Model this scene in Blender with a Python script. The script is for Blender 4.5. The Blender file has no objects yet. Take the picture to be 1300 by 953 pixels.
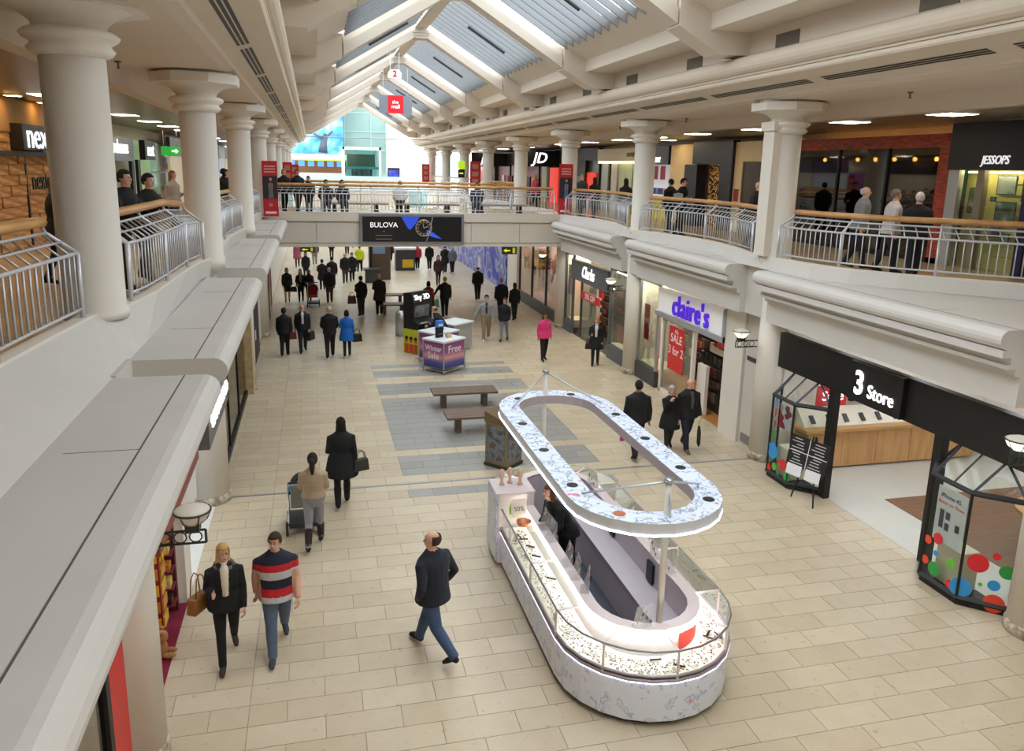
import bpy, bmesh, math, random
from math import sin, cos, pi, radians as R, hypot, atan2, sqrt
from mathutils import Vector, Matrix
from mathutils.bvhtree import BVHTree
random.seed(7)
scene = bpy.context.scene
COL = scene.collection

# ---------------------------------------------------------------- camera, sky, exposure
def cam_rot(yaw, pitch, roll):
    f = Vector((sin(yaw) * cos(pitch), cos(yaw) * cos(pitch), -sin(pitch)))
    r = Vector((cos(yaw), -sin(yaw), 0)); u = r.cross(f)
    r2 = r * cos(roll) + u * sin(roll); u2 = -r * sin(roll) + u * cos(roll)
    return Matrix(((r2.x, u2.x, -f.x), (r2.y, u2.y, -f.y), (r2.z, u2.z, -f.z)))
cd = bpy.data.cameras.new('camera'); cam = bpy.data.objects.new('camera', cd); COL.objects.link(cam)
cd.sensor_fit = 'HORIZONTAL'; cd.sensor_width = 36; cd.lens = 991 / 1300 * 36
cd.shift_y = -45 / 1300; cd.clip_end = 400
cam.matrix_world = Matrix.Translation((0, 0, 6.4)) @ cam_rot(R(14.34), R(12.38), R(1.36)).to_4x4()
scene.camera = cam

world = bpy.data.worlds.new('overcast_sky'); scene.world = world; world.use_nodes = True
bg = world.node_tree.nodes['Background']; bg.inputs[0].default_value = (.97, .985, 1, 1); bg.inputs[1].default_value = 4.8
scene.view_settings.view_transform = 'Standard'; scene.view_settings.look = 'None'
scene.view_settings.gamma = 1; scene.view_settings.use_curve_mapping = False
scene.view_settings.exposure = 0.2
scene.cycles.max_bounces = 8; scene.cycles.diffuse_bounces = 4; scene.cycles.glossy_bounces = 3
scene.cycles.transparent_max_bounces = 12; scene.cycles.sample_clamp_indirect = 6
scene.cycles.caustics_reflective = False; scene.cycles.caustics_refractive = False
# daylight portals in the two glazed roof slopes
def portal(x, y, z, sx, sy, ry):
    l = bpy.data.lights.new('skylight_portal', 'AREA'); l.shape = 'RECTANGLE'; l.size = sx; l.size_y = sy
    l.cycles.is_portal = True
    o = bpy.data.objects.new('skylight_portal', l); COL.objects.link(o); o.location = (x, y, z); o.rotation_euler = (0, ry, 0)
AXIS = 3.95
for s in (1, -1):
    portal(AXIS + s * 1.7, 33.7, 10.92, 3.6, 66.6, s * R(30.5))

# ---------------------------------------------------------------- materials
def lin(h):
    h = h.lstrip('#'); c = [int(h[i:i + 2], 16) / 255 for i in (0, 2, 4)]
    return [x / 12.92 if x <= .04045 else ((x + .055) / 1.055) ** 2.4 for x in c]
MATS = {}
def nodes(name):
    m = bpy.data.materials.new(name); m.use_nodes = True
    nt = m.node_tree; return m, nt, nt.nodes['Principled BSDF']
def mat(h, rough=.6, metal=0., noise=.05, scale=6., bump=0., name=None, coat=0.):
    key = (h, rough, metal, noise, scale, bump, coat)
    if key in MATS: return MATS[key]
    m, nt, b = nodes(name or 'paint_' + h.lstrip('#'))
    c = lin(h); b.inputs['Roughness'].default_value = rough; b.inputs['Metallic'].default_value = metal
    if coat: b.inputs['Coat Weight'].default_value = coat
    tc = nt.nodes.new('ShaderNodeTexCoord'); nz = nt.nodes.new('ShaderNodeTexNoise'); nz.inputs['Scale'].default_value = scale
    nz.inputs['Detail'].default_value = 5
    nt.links.new(tc.outputs['Object'], nz.inputs['Vector'])
    mx = nt.nodes.new('ShaderNodeMix'); mx.data_type = 'RGBA'
    nt.links.new(nz.outputs['Fac'], mx.inputs['Factor'])
    mx.inputs['A'].default_value = [x * (1 - noise * 1.6) for x in c] + [1]
    mx.inputs['B'].default_value = [min(1, x * (1 + noise * 1.6)) for x in c] + [1]
    nt.links.new(mx.outputs['Result'], b.inputs['Base Color'])
    if bump:
        bp = nt.nodes.new('ShaderNodeBump'); bp.inputs['Strength'].default_value = bump; bp.inputs['Distance'].default_value = .01
        nt.links.new(nz.outputs['Fac'], bp.inputs['Height']); nt.links.new(bp.outputs['Normal'], b.inputs['Normal'])
    MATS[key] = m; return m
def glow(h, s, name=None):
    key = ('glow', h, s)
    if key in MATS: return MATS[key]
    m, nt, b = nodes(name or 'lit_' + h.lstrip('#'))
    c = lin(h); b.inputs['Base Color'].default_value = c + [1]
    b.inputs['Emission Color'].default_value = c + [1]; b.inputs['Emission Strength'].default_value = s
    MATS[key] = m; return m
def glass(h='#eef6f4', refl=.12, key=None):
    key = ('glass', h, refl)
    if key in MATS: return MATS[key]
    m = bpy.data.materials.new('clear_glass'); m.use_nodes = True; nt = m.node_tree; nt.nodes.clear()
    out = nt.nodes.new('ShaderNodeOutputMaterial'); t = nt.nodes.new('ShaderNodeBsdfTransparent'); g = nt.nodes.new('ShaderNodeBsdfGlossy')
    t.inputs[0].default_value = lin(h) + [1]; g.inputs['Roughness'].default_value = .03
    fr = nt.nodes.new('ShaderNodeLayerWeight'); fr.inputs[0].default_value = .25
    mt = nt.nodes.new('ShaderNodeMath'); mt.operation = 'MULTIPLY_ADD'; mt.inputs[1].default_value = .5; mt.inputs[2].default_value = refl * .5
    nt.links.new(fr.outputs['Fresnel'], mt.inputs[0])
    mx = nt.nodes.new('ShaderNodeMixShader'); nt.links.new(mt.outputs[0], mx.inputs[0])
    nt.links.new(t.outputs[0], mx.inputs[1]); nt.links.new(g.outputs[0], mx.inputs[2]); nt.links.new(mx.outputs[0], out.inputs[0])
    MATS[key] = m; return m
def ramp_mat(name, stops, tex='noise', scale=4., rough=.6, coord='Object', metal=0., stretch=(1, 1, 1), detail=6, interp='LINEAR', emit=0.):
    if name in MATS: return MATS[name]
    m, nt, b = nodes(name); b.inputs['Roughness'].default_value = rough; b.inputs['Metallic'].default_value = metal
    tc = nt.nodes.new('ShaderNodeTexCoord'); mp = nt.nodes.new('ShaderNodeMapping'); mp.inputs['Scale'].default_value = stretch
    nt.links.new(tc.outputs[coord], mp.inputs['Vector'])
    if tex == 'noise':
        n = nt.nodes.new('ShaderNodeTexNoise'); n.inputs['Scale'].default_value = scale; n.inputs['Detail'].default_value = detail; o = n.outputs['Fac']
    elif tex == 'voronoi':
        n = nt.nodes.new('ShaderNodeTexVoronoi'); n.inputs['Scale'].default_value = scale; o = n.outputs['Distance']
    elif tex == 'cells':
        n = nt.nodes.new('ShaderNodeTexVoronoi'); n.inputs['Scale'].default_value = scale
        s = nt.nodes.new('ShaderNodeSeparateColor'); nt.links.new(n.outputs['Color'], s.inputs[0]); o = s.outputs[0]
    elif tex == 'wave':
        n = nt.nodes.new('ShaderNodeTexWave'); n.inputs['Scale'].default_value = scale; n.inputs['Distortion'].default_value = 3; o = n.outputs['Fac']
    elif tex == 'gradient':
        n = nt.nodes.new('ShaderNodeTexGradient'); o = n.outputs['Fac']
    nt.links.new(mp.outputs[0], n.inputs['Vector'])
    r = nt.nodes.new('ShaderNodeValToRGB'); r.color_ramp.interpolation = interp
    while len(r.color_ramp.elements) < len(stops): r.color_ramp.elements.new(.5)
    for e, (p, h) in zip(r.color_ramp.elements, stops): e.position = p; e.color = lin(h) + [1]
    nt.links.new(o, r.inputs[0]); nt.links.new(r.outputs[0], b.inputs['Base Color'])
    if emit:
        nt.links.new(r.outputs[0], b.inputs['Emission Color']); b.inputs['Emission Strength'].default_value = emit
    MATS[name] = m; return m
def stone(name, a, c, spots, rough=.34):
    if name in MATS: return MATS[name]
    m, nt, b = nodes(name); b.inputs['Roughness'].default_value = rough
    ge = nt.nodes.new('ShaderNodeNewGeometry'); oi = nt.nodes.new('ShaderNodeObjectInfo'); tc = nt.nodes.new('ShaderNodeTexCoord')
    ad = nt.nodes.new('ShaderNodeMath'); nt.links.new(ge.outputs['Random Per Island'], ad.inputs[0]); nt.links.new(oi.outputs['Random'], ad.inputs[1])
    fr = nt.nodes.new('ShaderNodeMath'); fr.operation = 'FRACT'; nt.links.new(ad.outputs[0], fr.inputs[0])
    n1 = nt.nodes.new('ShaderNodeTexNoise'); n1.inputs['Scale'].default_value = 3.2; n1.inputs['Detail'].default_value = 6
    n2 = nt.nodes.new('ShaderNodeTexNoise'); n2.inputs['Scale'].default_value = 9; n2.inputs['Detail'].default_value = 3
    nt.links.new(ge.outputs['Position'], n1.inputs['Vector']); nt.links.new(ge.outputs['Position'], n2.inputs['Vector'])
    mx = nt.nodes.new('ShaderNodeMix'); mx.data_type = 'RGBA'; mx.inputs['A'].default_value = lin(a) + [1]; mx.inputs['B'].default_value = lin(c) + [1]
    av = nt.nodes.new('ShaderNodeMath'); av.operation = 'MULTIPLY_ADD'; av.inputs[1].default_value = .45
    h2 = nt.nodes.new('ShaderNodeMath'); h2.operation = 'MULTIPLY'; h2.inputs[1].default_value = .55
    nt.links.new(n1.outputs['Fac'], h2.inputs[0]); nt.links.new(fr.outputs[0], av.inputs[0]); nt.links.new(h2.outputs[0], av.inputs[2])
    nt.links.new(av.outputs[0], mx.inputs['Factor'])
    rp = nt.nodes.new('ShaderNodeValToRGB'); rp.color_ramp.elements[0].position = .64; rp.color_ramp.elements[1].position = .76
    rp.color_ramp.elements[0].color = (0, 0, 0, 1); rp.color_ramp.elements[1].color = (.55, .55, .55, 1)
    nt.links.new(n2.outputs['Fac'], rp.inputs[0])
    m2 = nt.nodes.new('ShaderNodeMix'); m2.data_type = 'RGBA'; nt.links.new(rp.outputs[0], m2.inputs['Factor'])
    nt.links.new(mx.outputs['Result'], m2.inputs['A']); m2.inputs['B'].default_value = lin(spots) + [1]
    nt.links.new(m2.outputs['Result'], b.inputs['Base Color'])
    MATS[name] = m; return m

def acrylic_mat():
    m = bpy.data.materials.new('clear_acrylic'); m.use_nodes = True; nt = m.node_tree; nt.nodes.clear()
    out = nt.nodes.new('ShaderNodeOutputMaterial'); t = nt.nodes.new('ShaderNodeBsdfTransparent'); d = nt.nodes.new('ShaderNodeBsdfDiffuse'); mx = nt.nodes.new('ShaderNodeMixShader')
    d.inputs[0].default_value = (.85, .87, .88, 1); mx.inputs[0].default_value = .22
    nt.links.new(t.outputs[0], mx.inputs[1]); nt.links.new(d.outputs[0], mx.inputs[2]); nt.links.new(mx.outputs[0], out.inputs[0]); return m
ACRYLIC = acrylic_mat()
WHITE = mat('#e2dcd2', .55, 0, .02, 2, name='cream_paint')
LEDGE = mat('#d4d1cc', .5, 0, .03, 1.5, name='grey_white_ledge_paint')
LEDGE_SHADED = mat('#cac7c2', .6, 0, .05, 1.2, name='shaded_side_ledge_paint')  # ledge paint darkened to mimic the weaker light on the sweet shop side
BEIGE = mat('#d6c9b8', .65, 0, .03, 1.2, name='warm_plaster')
ROOFP = mat('#ddd2c4', .6, 0, .03, 1.2, name='roof_beam_paint')
JOINT = mat('#8d8577', .8, name='joint_grout')
BLACK = mat('#0d0d0d', .5, name='black_paint')
DGREY = mat('#3b3d40', .45, name='dark_grey_paint')
STEEL = mat('#b9bcc0', .3, .8, .03, 20, name='brushed_steel')
RAILM = mat('#c9ccd2', .35, .3, .03, 20, name='grey_rail_paint')
WOOD = ramp_mat('varnished_wood', [(.3, '#b5834a'), (.7, '#d9a768')], 'noise', 6, .35, stretch=(1, .2, 1))
BENCH = ramp_mat('dark_bench_wood', [(.3, '#5a4638'), (.7, '#7c6553')], 'noise', 10, .5, stretch=(.3, 3, 1))
CREAM = stone('cream_floor_stone', '#b7a68a', '#d3c6ad', '#9c7b54')
GREYS = stone('grey_floor_stone', '#888883', '#a5a49f', '#76736b')
GLASS = glass()
def stamp(o, label=None, cat=None, group=None, kind=None):
    if label: o['label'] = label
    if cat: o['category'] = cat
    if group: o['group'] = group
    if kind: o['kind'] = kind
    return o

# ---------------------------------------------------------------- mesh builder
class MB:
    def __init__(s): s.v = []; s.f = []; s.m = []; s.cur = 0
    def add(s, vs, fs, m=None):
        b = len(s.v); s.v += [tuple(x) for x in vs]
        for f in fs: s.f.append(tuple(b + i for i in f)); s.m.append(s.cur if m is None else m)
        return s
    def box(s, x0, x1, y0, y1, z0, z1, m=None):
        return s.add([(x0, y0, z0), (x1, y0, z0), (x1, y1, z0), (x0, y1, z0), (x0, y0, z1), (x1, y0, z1), (x1, y1, z1), (x0, y1, z1)],
                     [(3, 2, 1, 0), (4, 5, 6, 7), (0, 1, 5, 4), (1, 2, 6, 5), (2, 3, 7, 6), (3, 0, 4, 7)], m)
    def prism(s, poly, a0, a1, axis='y', m=None):
        # poly: 2D points; axis y -> (x,z); axis z -> (x,y); axis x -> (y,z)
        P = {'y': lambda p, a: (p[0], a, p[1]), 'z': lambda p, a: (p[0], p[1], a), 'x': lambda p, a: (a, p[0], p[1])}[axis]
        n = len(poly); ar = sum(poly[i][0] * poly[(i + 1) % n][1] - poly[(i + 1) % n][0] * poly[i][1] for i in range(n))
        flip = (ar > 0) == (axis == 'y')
        if flip: poly = poly[::-1]
        vs = [P(p, a0) for p in poly] + [P(p, a1) for p in poly]
        fs = [tuple(range(n - 1, -1, -1)), tuple(range(n, 2 * n))] + [(i, (i + 1) % n, n + (i + 1) % n, n + i) for i in range(n)]
        return s.add(vs, fs, m)
    def rings(s, rs, caps=True, m=None):
        n = len(rs[0]); vs = [p for r in rs for p in r]; fs = []
        for k in range(len(rs) - 1):
            for i in range(n):
                j = (i + 1) % n; fs.append((k * n + i, k * n + j, (k + 1) * n + j, (k + 1) * n + i))
        if caps: fs += [tuple(range(n - 1, -1, -1)), tuple((len(rs) - 1) * n + i for i in range(n))]
        return s.add(vs, fs, m)
    def tube(s, pts, r, n=8, m=None, closed=False, ref=None, ry=None):
        pts = [Vector(p) for p in pts]; k = len(pts)
        rr = r if isinstance(r, (list, tuple)) else [r] * k
        r2 = ry if ry else rr
        if not isinstance(r2, (list, tuple)): r2 = [r2] * k
        out = []; u = Vector(ref) if ref else None
        for i, p in enumerate(pts):
            if closed: t = pts[(i + 1) % k] - pts[i - 1]
            else: t = pts[min(i + 1, k - 1)] - pts[max(i - 1, 0)]
            t.normalize()
            if u is None: u = Vector((0, 0, 1)) if abs(t.z) < .9 else Vector((1, 0, 0))
            a = (u - t * u.dot(t)); a = a.normalized() if a.length > 1e-6 else t.orthogonal().normalized()
            b = t.cross(a)
            if not ref: u = a
            out.append([p + a * (rr[i] * cos(2 * pi * j / n)) + b * (r2[i] * sin(2 * pi * j / n)) for j in range(n)])
        if closed: out.append(out[0]); return s.rings(out, False, m)
        return s.rings(out, True, m)
    def lathe(s, prof, c=(0, 0, 0), n=20, m=None, caps=True):
        rs = [[(c[0] + r * cos(2 * pi * j / n), c[1] + r * sin(2 * pi * j / n), c[2] + z) for j in range(n)] for r, z in prof]
        return s.rings(rs, caps, m)
    def ball(s, c, r, n=10, k=7, m=None):
        if not isinstance(r, (list, tuple)): r = (r, r, r)
        rs = []
        for i in range(1, k):
            a = -pi / 2 + pi * i / k
            rs.append([(c[0] + r[0] * cos(a) * cos(2 * pi * j / n), c[1] + r[1] * cos(a) * sin(2 * pi * j / n), c[2] + r[2] * sin(a)) for j in range(n)])
        return s.rings(rs, True, m)
    def quad(s, a, b, c, d, m=None): return s.add([a, b, c, d], [(0, 1, 2, 3)], m)
    def mesh(s, name, mats, smooth=False, off=(0, 0, 0)):
        me = bpy.data.meshes.new(name)
        me.from_pydata([(v[0] - off[0], v[1] - off[1], v[2] - off[2]) for v in s.v], [], s.f)
        mats = mats if isinstance(mats, (list, tuple)) else [mats]
        for m in mats: me.materials.append(m)
        if len(mats) > 1: me.polygons.foreach_set('material_index', s.m)
        if smooth: me.polygons.foreach_set('use_smooth', [True] * len(me.polygons))
        me.update(); return me
    def build(s, name, mats, parent=None, smooth=False, world=True, label=None, cat=None, group=None, kind=None):
        off = parent_off(parent) if (parent and world) else (0, 0, 0)
        return link(name, s.mesh(name, mats, smooth, off), parent, label, cat, group, kind)
def parent_off(p):
    o = Vector((0, 0, 0))
    while p: o += p.location; p = p.parent
    return o
def link(name, me, parent=None, label=None, cat=None, group=None, kind=None, loc=None, rot=None, scale=None):
    o = bpy.data.objects.new(name, me); COL.objects.link(o)
    if parent: o.parent = parent
    if loc: o.location = loc
    if rot: o.rotation_euler = rot
    if scale: o.scale = scale
    return stamp(o, label, cat, group, kind)
def thing(name, label, cat, loc=(0, 0, 0), rz=0, group=None, kind=None):
    return link(name, None, None, label, cat, group, kind, loc, (0, 0, rz))
def soft(o, w=.01, seg=2):
    b = o.modifiers.new('b', 'BEVEL'); b.width = w; b.segments = seg; b.limit_method = 'ANGLE'; return o
TXT = {'X-': (R(90), 0, R(-90)), 'X+': (R(90), 0, R(90)), 'Y-': (R(90), 0, 0), 'Z': (0, 0, 0)}
def text(body, loc, size, face, m, parent, name='lettering', ext=.012, align='CENTER', sx=1., bold=0., shear=0., rz=None, spacing=1.):
    c = bpy.data.curves.new(name, 'FONT'); c.body = body; c.size = size; c.extrude = ext; c.align_x = align; c.align_y = 'CENTER'
    c.offset = bold; c.shear = shear; c.space_character = spacing; c.resolution_u = 3; c.materials.append(m)
    o = bpy.data.objects.new(name, c); COL.objects.link(o); o.rotation_euler = TXT[face] if isinstance(face, str) else face; o.scale = (sx, 1, 1)
    if parent:
        o.parent = parent; o.location = Vector(loc) - parent_off(parent)
    else: o.location = loc
    return o

FONTS = []
def bake_text():
    """lettering becomes plain mesh"""
    bpy.context.view_layer.update(); dg = bpy.context.evaluated_depsgraph_get()
    for o in [o for o in COL.objects if o.type == 'FONT']:
        me = bpy.data.meshes.new_from_object(o.evaluated_get(dg)); me.name = 'lettering'
        n = bpy.data.objects.new('lettering', me); COL.objects.link(n); n.parent = o.parent; n.location = o.location; n.rotation_euler = o.rotation_euler; n.scale = o.scale
        bpy.data.objects.remove(o)
# ================================================================= STRUCTURE
UF = 4.48            # gallery floor level
KZ = 4.68            # kerb top level
MOD = [7.8, 15.2, 22.6, 30.0, 37.4, 44.8, 52.2, 59.6, 67.0]
# ---- floor with single stone tiles
fl = MB().box(-8.0, 16, -2.4, 92, -.12, -.008)
floor = fl.build('floor', JOINT, label='cream stone paved mall floor with grey banded panel', kind='structure', cat='floor')
GREY_Y = [(24.56, 25.1), (23.46, 24.13), (21.78, 22.87), (17.19, 21.27), (15.56, 16.75), (14.3, 14.72)]
tiles = []
for r in range(220):
    y0 = 1.9 + .38 * r; y1 = y0 + .38
    if y1 > 86: break
    yc = (y0 + y1) / 2; grey = any(a < yc < b for a, b in GREY_Y)
    off = -.48 if r % 2 else -.92
    fixed = [-2.0, -.92, 8.87, 9.95] + ([1.68, 6.1] if grey else [])
    ed = [off + .885 * k for k in range(-2, 13)]
    ed = [e for e in ed if -2.0 < e < 9.95 and all(abs(e - q) > .13 for q in fixed)] + fixed
    ed.sort()
    for a, b in zip(ed, ed[1:]):
        g = grey and 1.68 - .01 <= a and b <= 6.1 + .01
        tiles.append((a, b, y0, y1, g))
Minv = cam.matrix_world.inverted()
def seen(x, y, z=0):
    p = Minv @ Vector((x, y, z))
    if p.z > -.1: return False
    u = 650 + 991 * p.x / -p.z; v = 431.5 - 991 * p.y / -p.z
    return -40 < u < 1340 and v < 1000
def hidden_tile(x, y):
    return 2.9 < x < 5.0 and 7.4 < y < 13
vis = sorted([t for t in tiles if seen((t[0] + t[1]) / 2, (t[2] + t[3]) / 2) and not hidden_tile((t[0] + t[1]) / 2, (t[2] + t[3]) / 2)],
             key=lambda t: hypot((t[0] + t[1]) / 2, (t[2] + t[3]) / 2))[:295]
near = set(vis); rest = MB(); tmesh = {}
for t in tiles:
    a, b, y0, y1, g = t; q = .004
    if t in near:
        key = (round(b - a, 3), g)
        if key not in tmesh:
            w = (b - a) / 2 - q; d = .19 - q
            tmesh[key] = MB().box(-w, w, -d, d, -.03, 0).mesh('tile', GREYS if g else CREAM)
        link('tile', tmesh[key], floor, loc=((a + b) / 2, (y0 + y1) / 2, random.uniform(-.0006, .0006)))
    else: rest.box(a + q, b - q, y0 + q, y1 - q, -.03, 0, 1 if g else 0)
rest.build('far_tiles', [CREAM, GREYS], floor, kind='stuff')
MB().box(-1.75, 9.6, 15.09, 15.15, -.02, .003).build('trim_1', mat('#8b9298', .4, .6), label='thin grey metal drain strip across the stone floor', cat='drain strip', kind='structure')

# ---- lower pillars (round, with stained stone skirt)
def pillar(x, y, r, top, label):
    t = thing('pillar', label, 'pillar', (x, y, 0), kind='structure', group='ground level pillars')
    MB().lathe([(r, .16), (r, top)], (x, y, 0), 28).build('shaft', WHITE, t, True)
    MB().lathe([(r + .025, 0), (r + .025, .14), (r, .17)], (x, y, 0), 28).build('skirting', ramp_mat('stained_skirting', [(.35, '#8f7f68'), (.6, '#cfc6b6')], 'noise', 9, .7), t, True)
for i, y in enumerate([8.0, 15.15, 22.95, 30.5]):
    pillar(9.98, y, .37, 4.0, ['cream round pillar beside the bay window with colour dots', 'cream round pillar between grey service panel and black fascia',
           'cream round pillar between white fascia shop and grey fascia shop', 'cream round pillar at the end of the shoe shop by the bridge'][i])
for i, y in enumerate([8.15, 15.1, 22.9, 30.3]):
    pillar(-2.1, y, .36, 4.0, ['cream round pillar beside the maroon carpet of the sweet shop', 'cream round pillar with wall lantern next to white lit doorway', 'cream pillar past the glass shop window with dark frame', 'cream pillar under the end of the bridge'][i])

# ---- stepped ledges over the shopfronts
def ledge_profile(side):
    p = [(9.99, 4.40), (9.36, 4.40)]
    for k in range(0, 9):
        a = pi / 2 + pi * k / 8; p.append((9.18 + .14 * cos(a), 4.26 + .14 * sin(a)))
    if side > 0: p += [(9.11, 4.12), (9.11, 4.01), (9.27, 4.01), (9.28, 3.9), (9.24, 3.9), (9.24, 3.84), (9.38, 3.84), (9.39, 3.74), (9.47, 3.72), (9.47, 3.28), (9.99, 3.28)]
    else: p += [(9.2, 4.1), (9.8, 4.1), (9.8, 3.28), (9.99, 3.28)]
    if side < 0: p = [(2 * 4.06 - x, z) for x, z in p]
    return p
LED = [(1, 8.45, 14.8, 'ledge over the black fascia phone shop'), (1, 15.96, 22.0, 'ledge over the white fascia accessories shop'), (1, 23.2, 29.6, 'ledge over the grey fascia shoe shop'),
       (-1, 1.2, 7.75, 'broad ledge with dark joint line beside the camera balcony'), (-1, 8.42, 14.5, 'ledge above the sweet shop and white doorway'), (-1, 15.9, 22.2, 'ledge above the glass shop window'), (-1, 23.3, 29.7, 'short ledge meeting the bridge')]
for i, (s, a, b, lb) in enumerate(LED):
    t = thing('trim_%d' % (i + 2), 'grey white rounded ' + lb, 'ledge', (9.9 if s > 0 else -1.78, a, 3.28), kind='structure')
    MB().prism(ledge_profile(s), a, b).build('moulding', LEDGE if s > 0 else LEDGE_SHADED, t, label='moulded ledge with half round nose')
    j = MB(); jx = 9.36 if s > 0 else 8.12 - 9.36
    j.box(jx - .006, jx + .006, a, b, 4.398, 4.403)
    yy = a + 1.6
    while yy < b - .3:
        x0, x1 = sorted((jx, 9.85 if s > 0 else 8.12 - 9.85)); j.box(x0, x1, yy - .003, yy + .003, 4.398, 4.402); yy += 2.9
    j.build('joint_line', mat('#5d5953', .8), t)
# piers behind the ledge gaps (between bays)
def pier(n, s, y0, y1, lb):
    x0, x1 = (9.62, 10.0) if s > 0 else (-2.2, -1.84)
    m = MB().box(x0, x1, y0, y1, 3.28, 4.42)
    m.build('wall_pier', LEDGE if s > 0 else LEDGE_SHADED, label=lb, cat='wall', kind='structure')
for s, y0, y1, lb in ((1, 7.4, 8.45, 'plain cream pier above the near round pillar'), (1, 14.8, 15.96, 'plain cream pier above the pillar by the phone shop'), (1, 22.0, 23.2, 'plain cream pier between accessories shop and shoe shop'), (1, 29.6, 30.6, 'plain cream pier at the bridge corner by the shoe shop'),
                      (-1, 7.75, 8.42, 'plain cream pier above the sweet shop pillar'), (-1, 14.5, 15.9, 'plain cream pier above the lantern pillar'), (-1, 22.2, 23.3, 'plain cream pier past the glass shop window'), (-1, 29.7, 30.6, 'plain cream pier at the bridge end')):
    pier(0, s, y0, y1, lb)
MB().box(9.62, 14.6, 6.0, 9.7, 4.2, 4.394).build('wall_pier', LEDGE, label='flat white ledge top beyond the curved railing end', cat='ledge', kind='structure')

# ---- galleries: slab, sloping kerb face, kerb
KR = [(13.9, 9.4), (12.5, 10.1), (11.8, 10.65), (11.2, 11.28), (10.4, 12.1), (9.9, 12.8), (9.62, 13.6), (9.5, 14.5), (9.5, 15.9)]
for c in (15.2, 22.6, 30.0, 37.4, 44.8, 52.2, 59.6):
    KR += [(9.5 + .5 * sin(pi * k / 8), c + .7 + 6 * k / 8) for k in range(1, 9)] + [(9.5, c + 8.1)]
def zl(y): return KZ + .12 * max(0, min(1, (15 - y) / 2.0))      # the kerb beside the viewing balcony stands a little higher
KL = [(-2.8, 0.5), (-2.58, 4.2), (-2.43, 6.77), (-2.37, 7.7), (-2.28, 8.85), (-2.07, 9.41), (-1.94, 10.55), (-1.88, 12.6), (-1.9, 14.2), (-1.72, 15.6)]
for c in (15.2, 22.6, 30.0, 37.4, 44.8, 52.2, 59.6):
    for k in range(1, 9):
        u = k / 8; KL.append((-1.7 - .22 * sin(pi * u), c + .5 + 7.4 * u))
# past the bridge the kerb line goes straight
def gallery(nm, K, wallx, crease, s, lb, zk=lambda y: KZ):
    t = thing(nm, lb, 'gallery', (wallx, 20, UF - .3), kind='structure')
    m = MB()
    for (xa, ya), (xb, yb) in zip(K, K[1:]):
        o = .14 * s
        # kerb top, inner kerb face, floor
        za, zb = zk(ya), zk(yb)
        m.quad((xa, ya, za), (xb, yb, zb), (xb + o, yb, zb), (xa + o, ya, za), 0)
        m.quad((xa + o, ya, za), (xb + o, yb, zb), (xb + o, yb, UF), (xa + o, ya, UF), 0)
        ca, cb = crease(xa, ya), crease(xb, yb)
        m.quad((ca, ya, 4.40), (cb, yb, 4.40), (xb, yb, zb - .03), (xa, ya, za - .03), 1)
        m.quad((xa, ya, za - .03), (xb, yb, zb - .03), (xb, yb, zb), (xa, ya, za), 0)
        # flat top of the ledge zone behind the nose
        if s > 0 and yb < 14.8: m.quad((9.7, ya, 4.396), (9.7, yb, 4.396), (cb, yb, 4.396), (ca, ya, 4.396), 1)
    m.build('kerb', [WHITE, LEDGE if s > 0 else LEDGE_SHADED], t)
    f = MB()
    for (xa, ya), (xb, yb) in zip(K, K[1:]):
        o = .14 * s; f.quad((xa + o, ya, UF), (xb + o, yb, UF), (wallx + .8 * s, yb, UF), (wallx + .8 * s, ya, UF))
    f.build('gallery_floor', stone('gallery_stone', '#a88f6d', '#c3ab88', '#8a6b48', .25), t)
    u = MB()
    x0, x1 = sorted((wallx + .8 * s, 9.7 if s > 0 else -1.9)); u.box(x0, x1, K[0][1], 68, 3.9, 4.38)
    u.build('slab', WHITE, t)
gallery('floor_upper_1', KR, 13.9, lambda x, y: x - .06 if x > 9.9 else max(x - .06, 9.4), 1, 'gallery walkway with curved white kerb in front of the photo shop')
gallery('floor_upper_2', KL, -6.1, lambda x, y: -1.87 if x < -1.93 else x - .02, -1, 'gallery walkway with white kerb beside the brick lit fashion shop', zl)

# ---- upper columns with octagonal capitals
def column(x, y, lb, r=.315, up=0.):
    t = thing('column', lb, 'column', (x, y, KZ - .2), kind='structure', group='gallery columns')
    MB().lathe([(r + .02, KZ - .2 + 1.4 * up), (r + .02, KZ + .03 + .6 * up), (r, KZ + .03 + .6 * up), (r * .99, 7.28 + up)], (x, y, 0), 28).build('shaft', WHITE, t, True)
    MB().lathe([(r * .9, 7.22), (r + .06, 7.26), (r + .1, 7.31), (r + .06, 7.35), (r + .06, 7.37), (r + .13, 7.41), (r + .15, 7.45), (r + .1, 7.49), (r + .02, 7.5), (r + .04, 7.56), (r + .12, 7.63), (r + .27, 7.69), (r + .3, 7.71)], (x, y, up), 28).build('capital', WHITE, t, True)
    MB().lathe([(r + .3, 7.86 + up), (r + .3, 7.93 + up)], (x, y, 0), 16).build('shadow_gap', WHITE, t)
    if lb.endswith('beside the bar window'): MB().box(x - .42, x, y - .2, y + .2, KZ, 7.3).build('flat_pilaster', WHITE, t); MB().box(x - .47, x, y - .25, y + .25, 7.3, 7.48).build('pilaster_cap', WHITE, t)
    a = r + .4
    MB().prism([((a / cos(pi / 8)) * cos(pi / 8 + k * pi / 4) + x, (a / cos(pi / 8)) * sin(pi / 8 + k * pi / 4) + y) for k in range(8)], 7.7 + up, 7.86 + up, 'z').build('abacus', WHITE, t)
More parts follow.
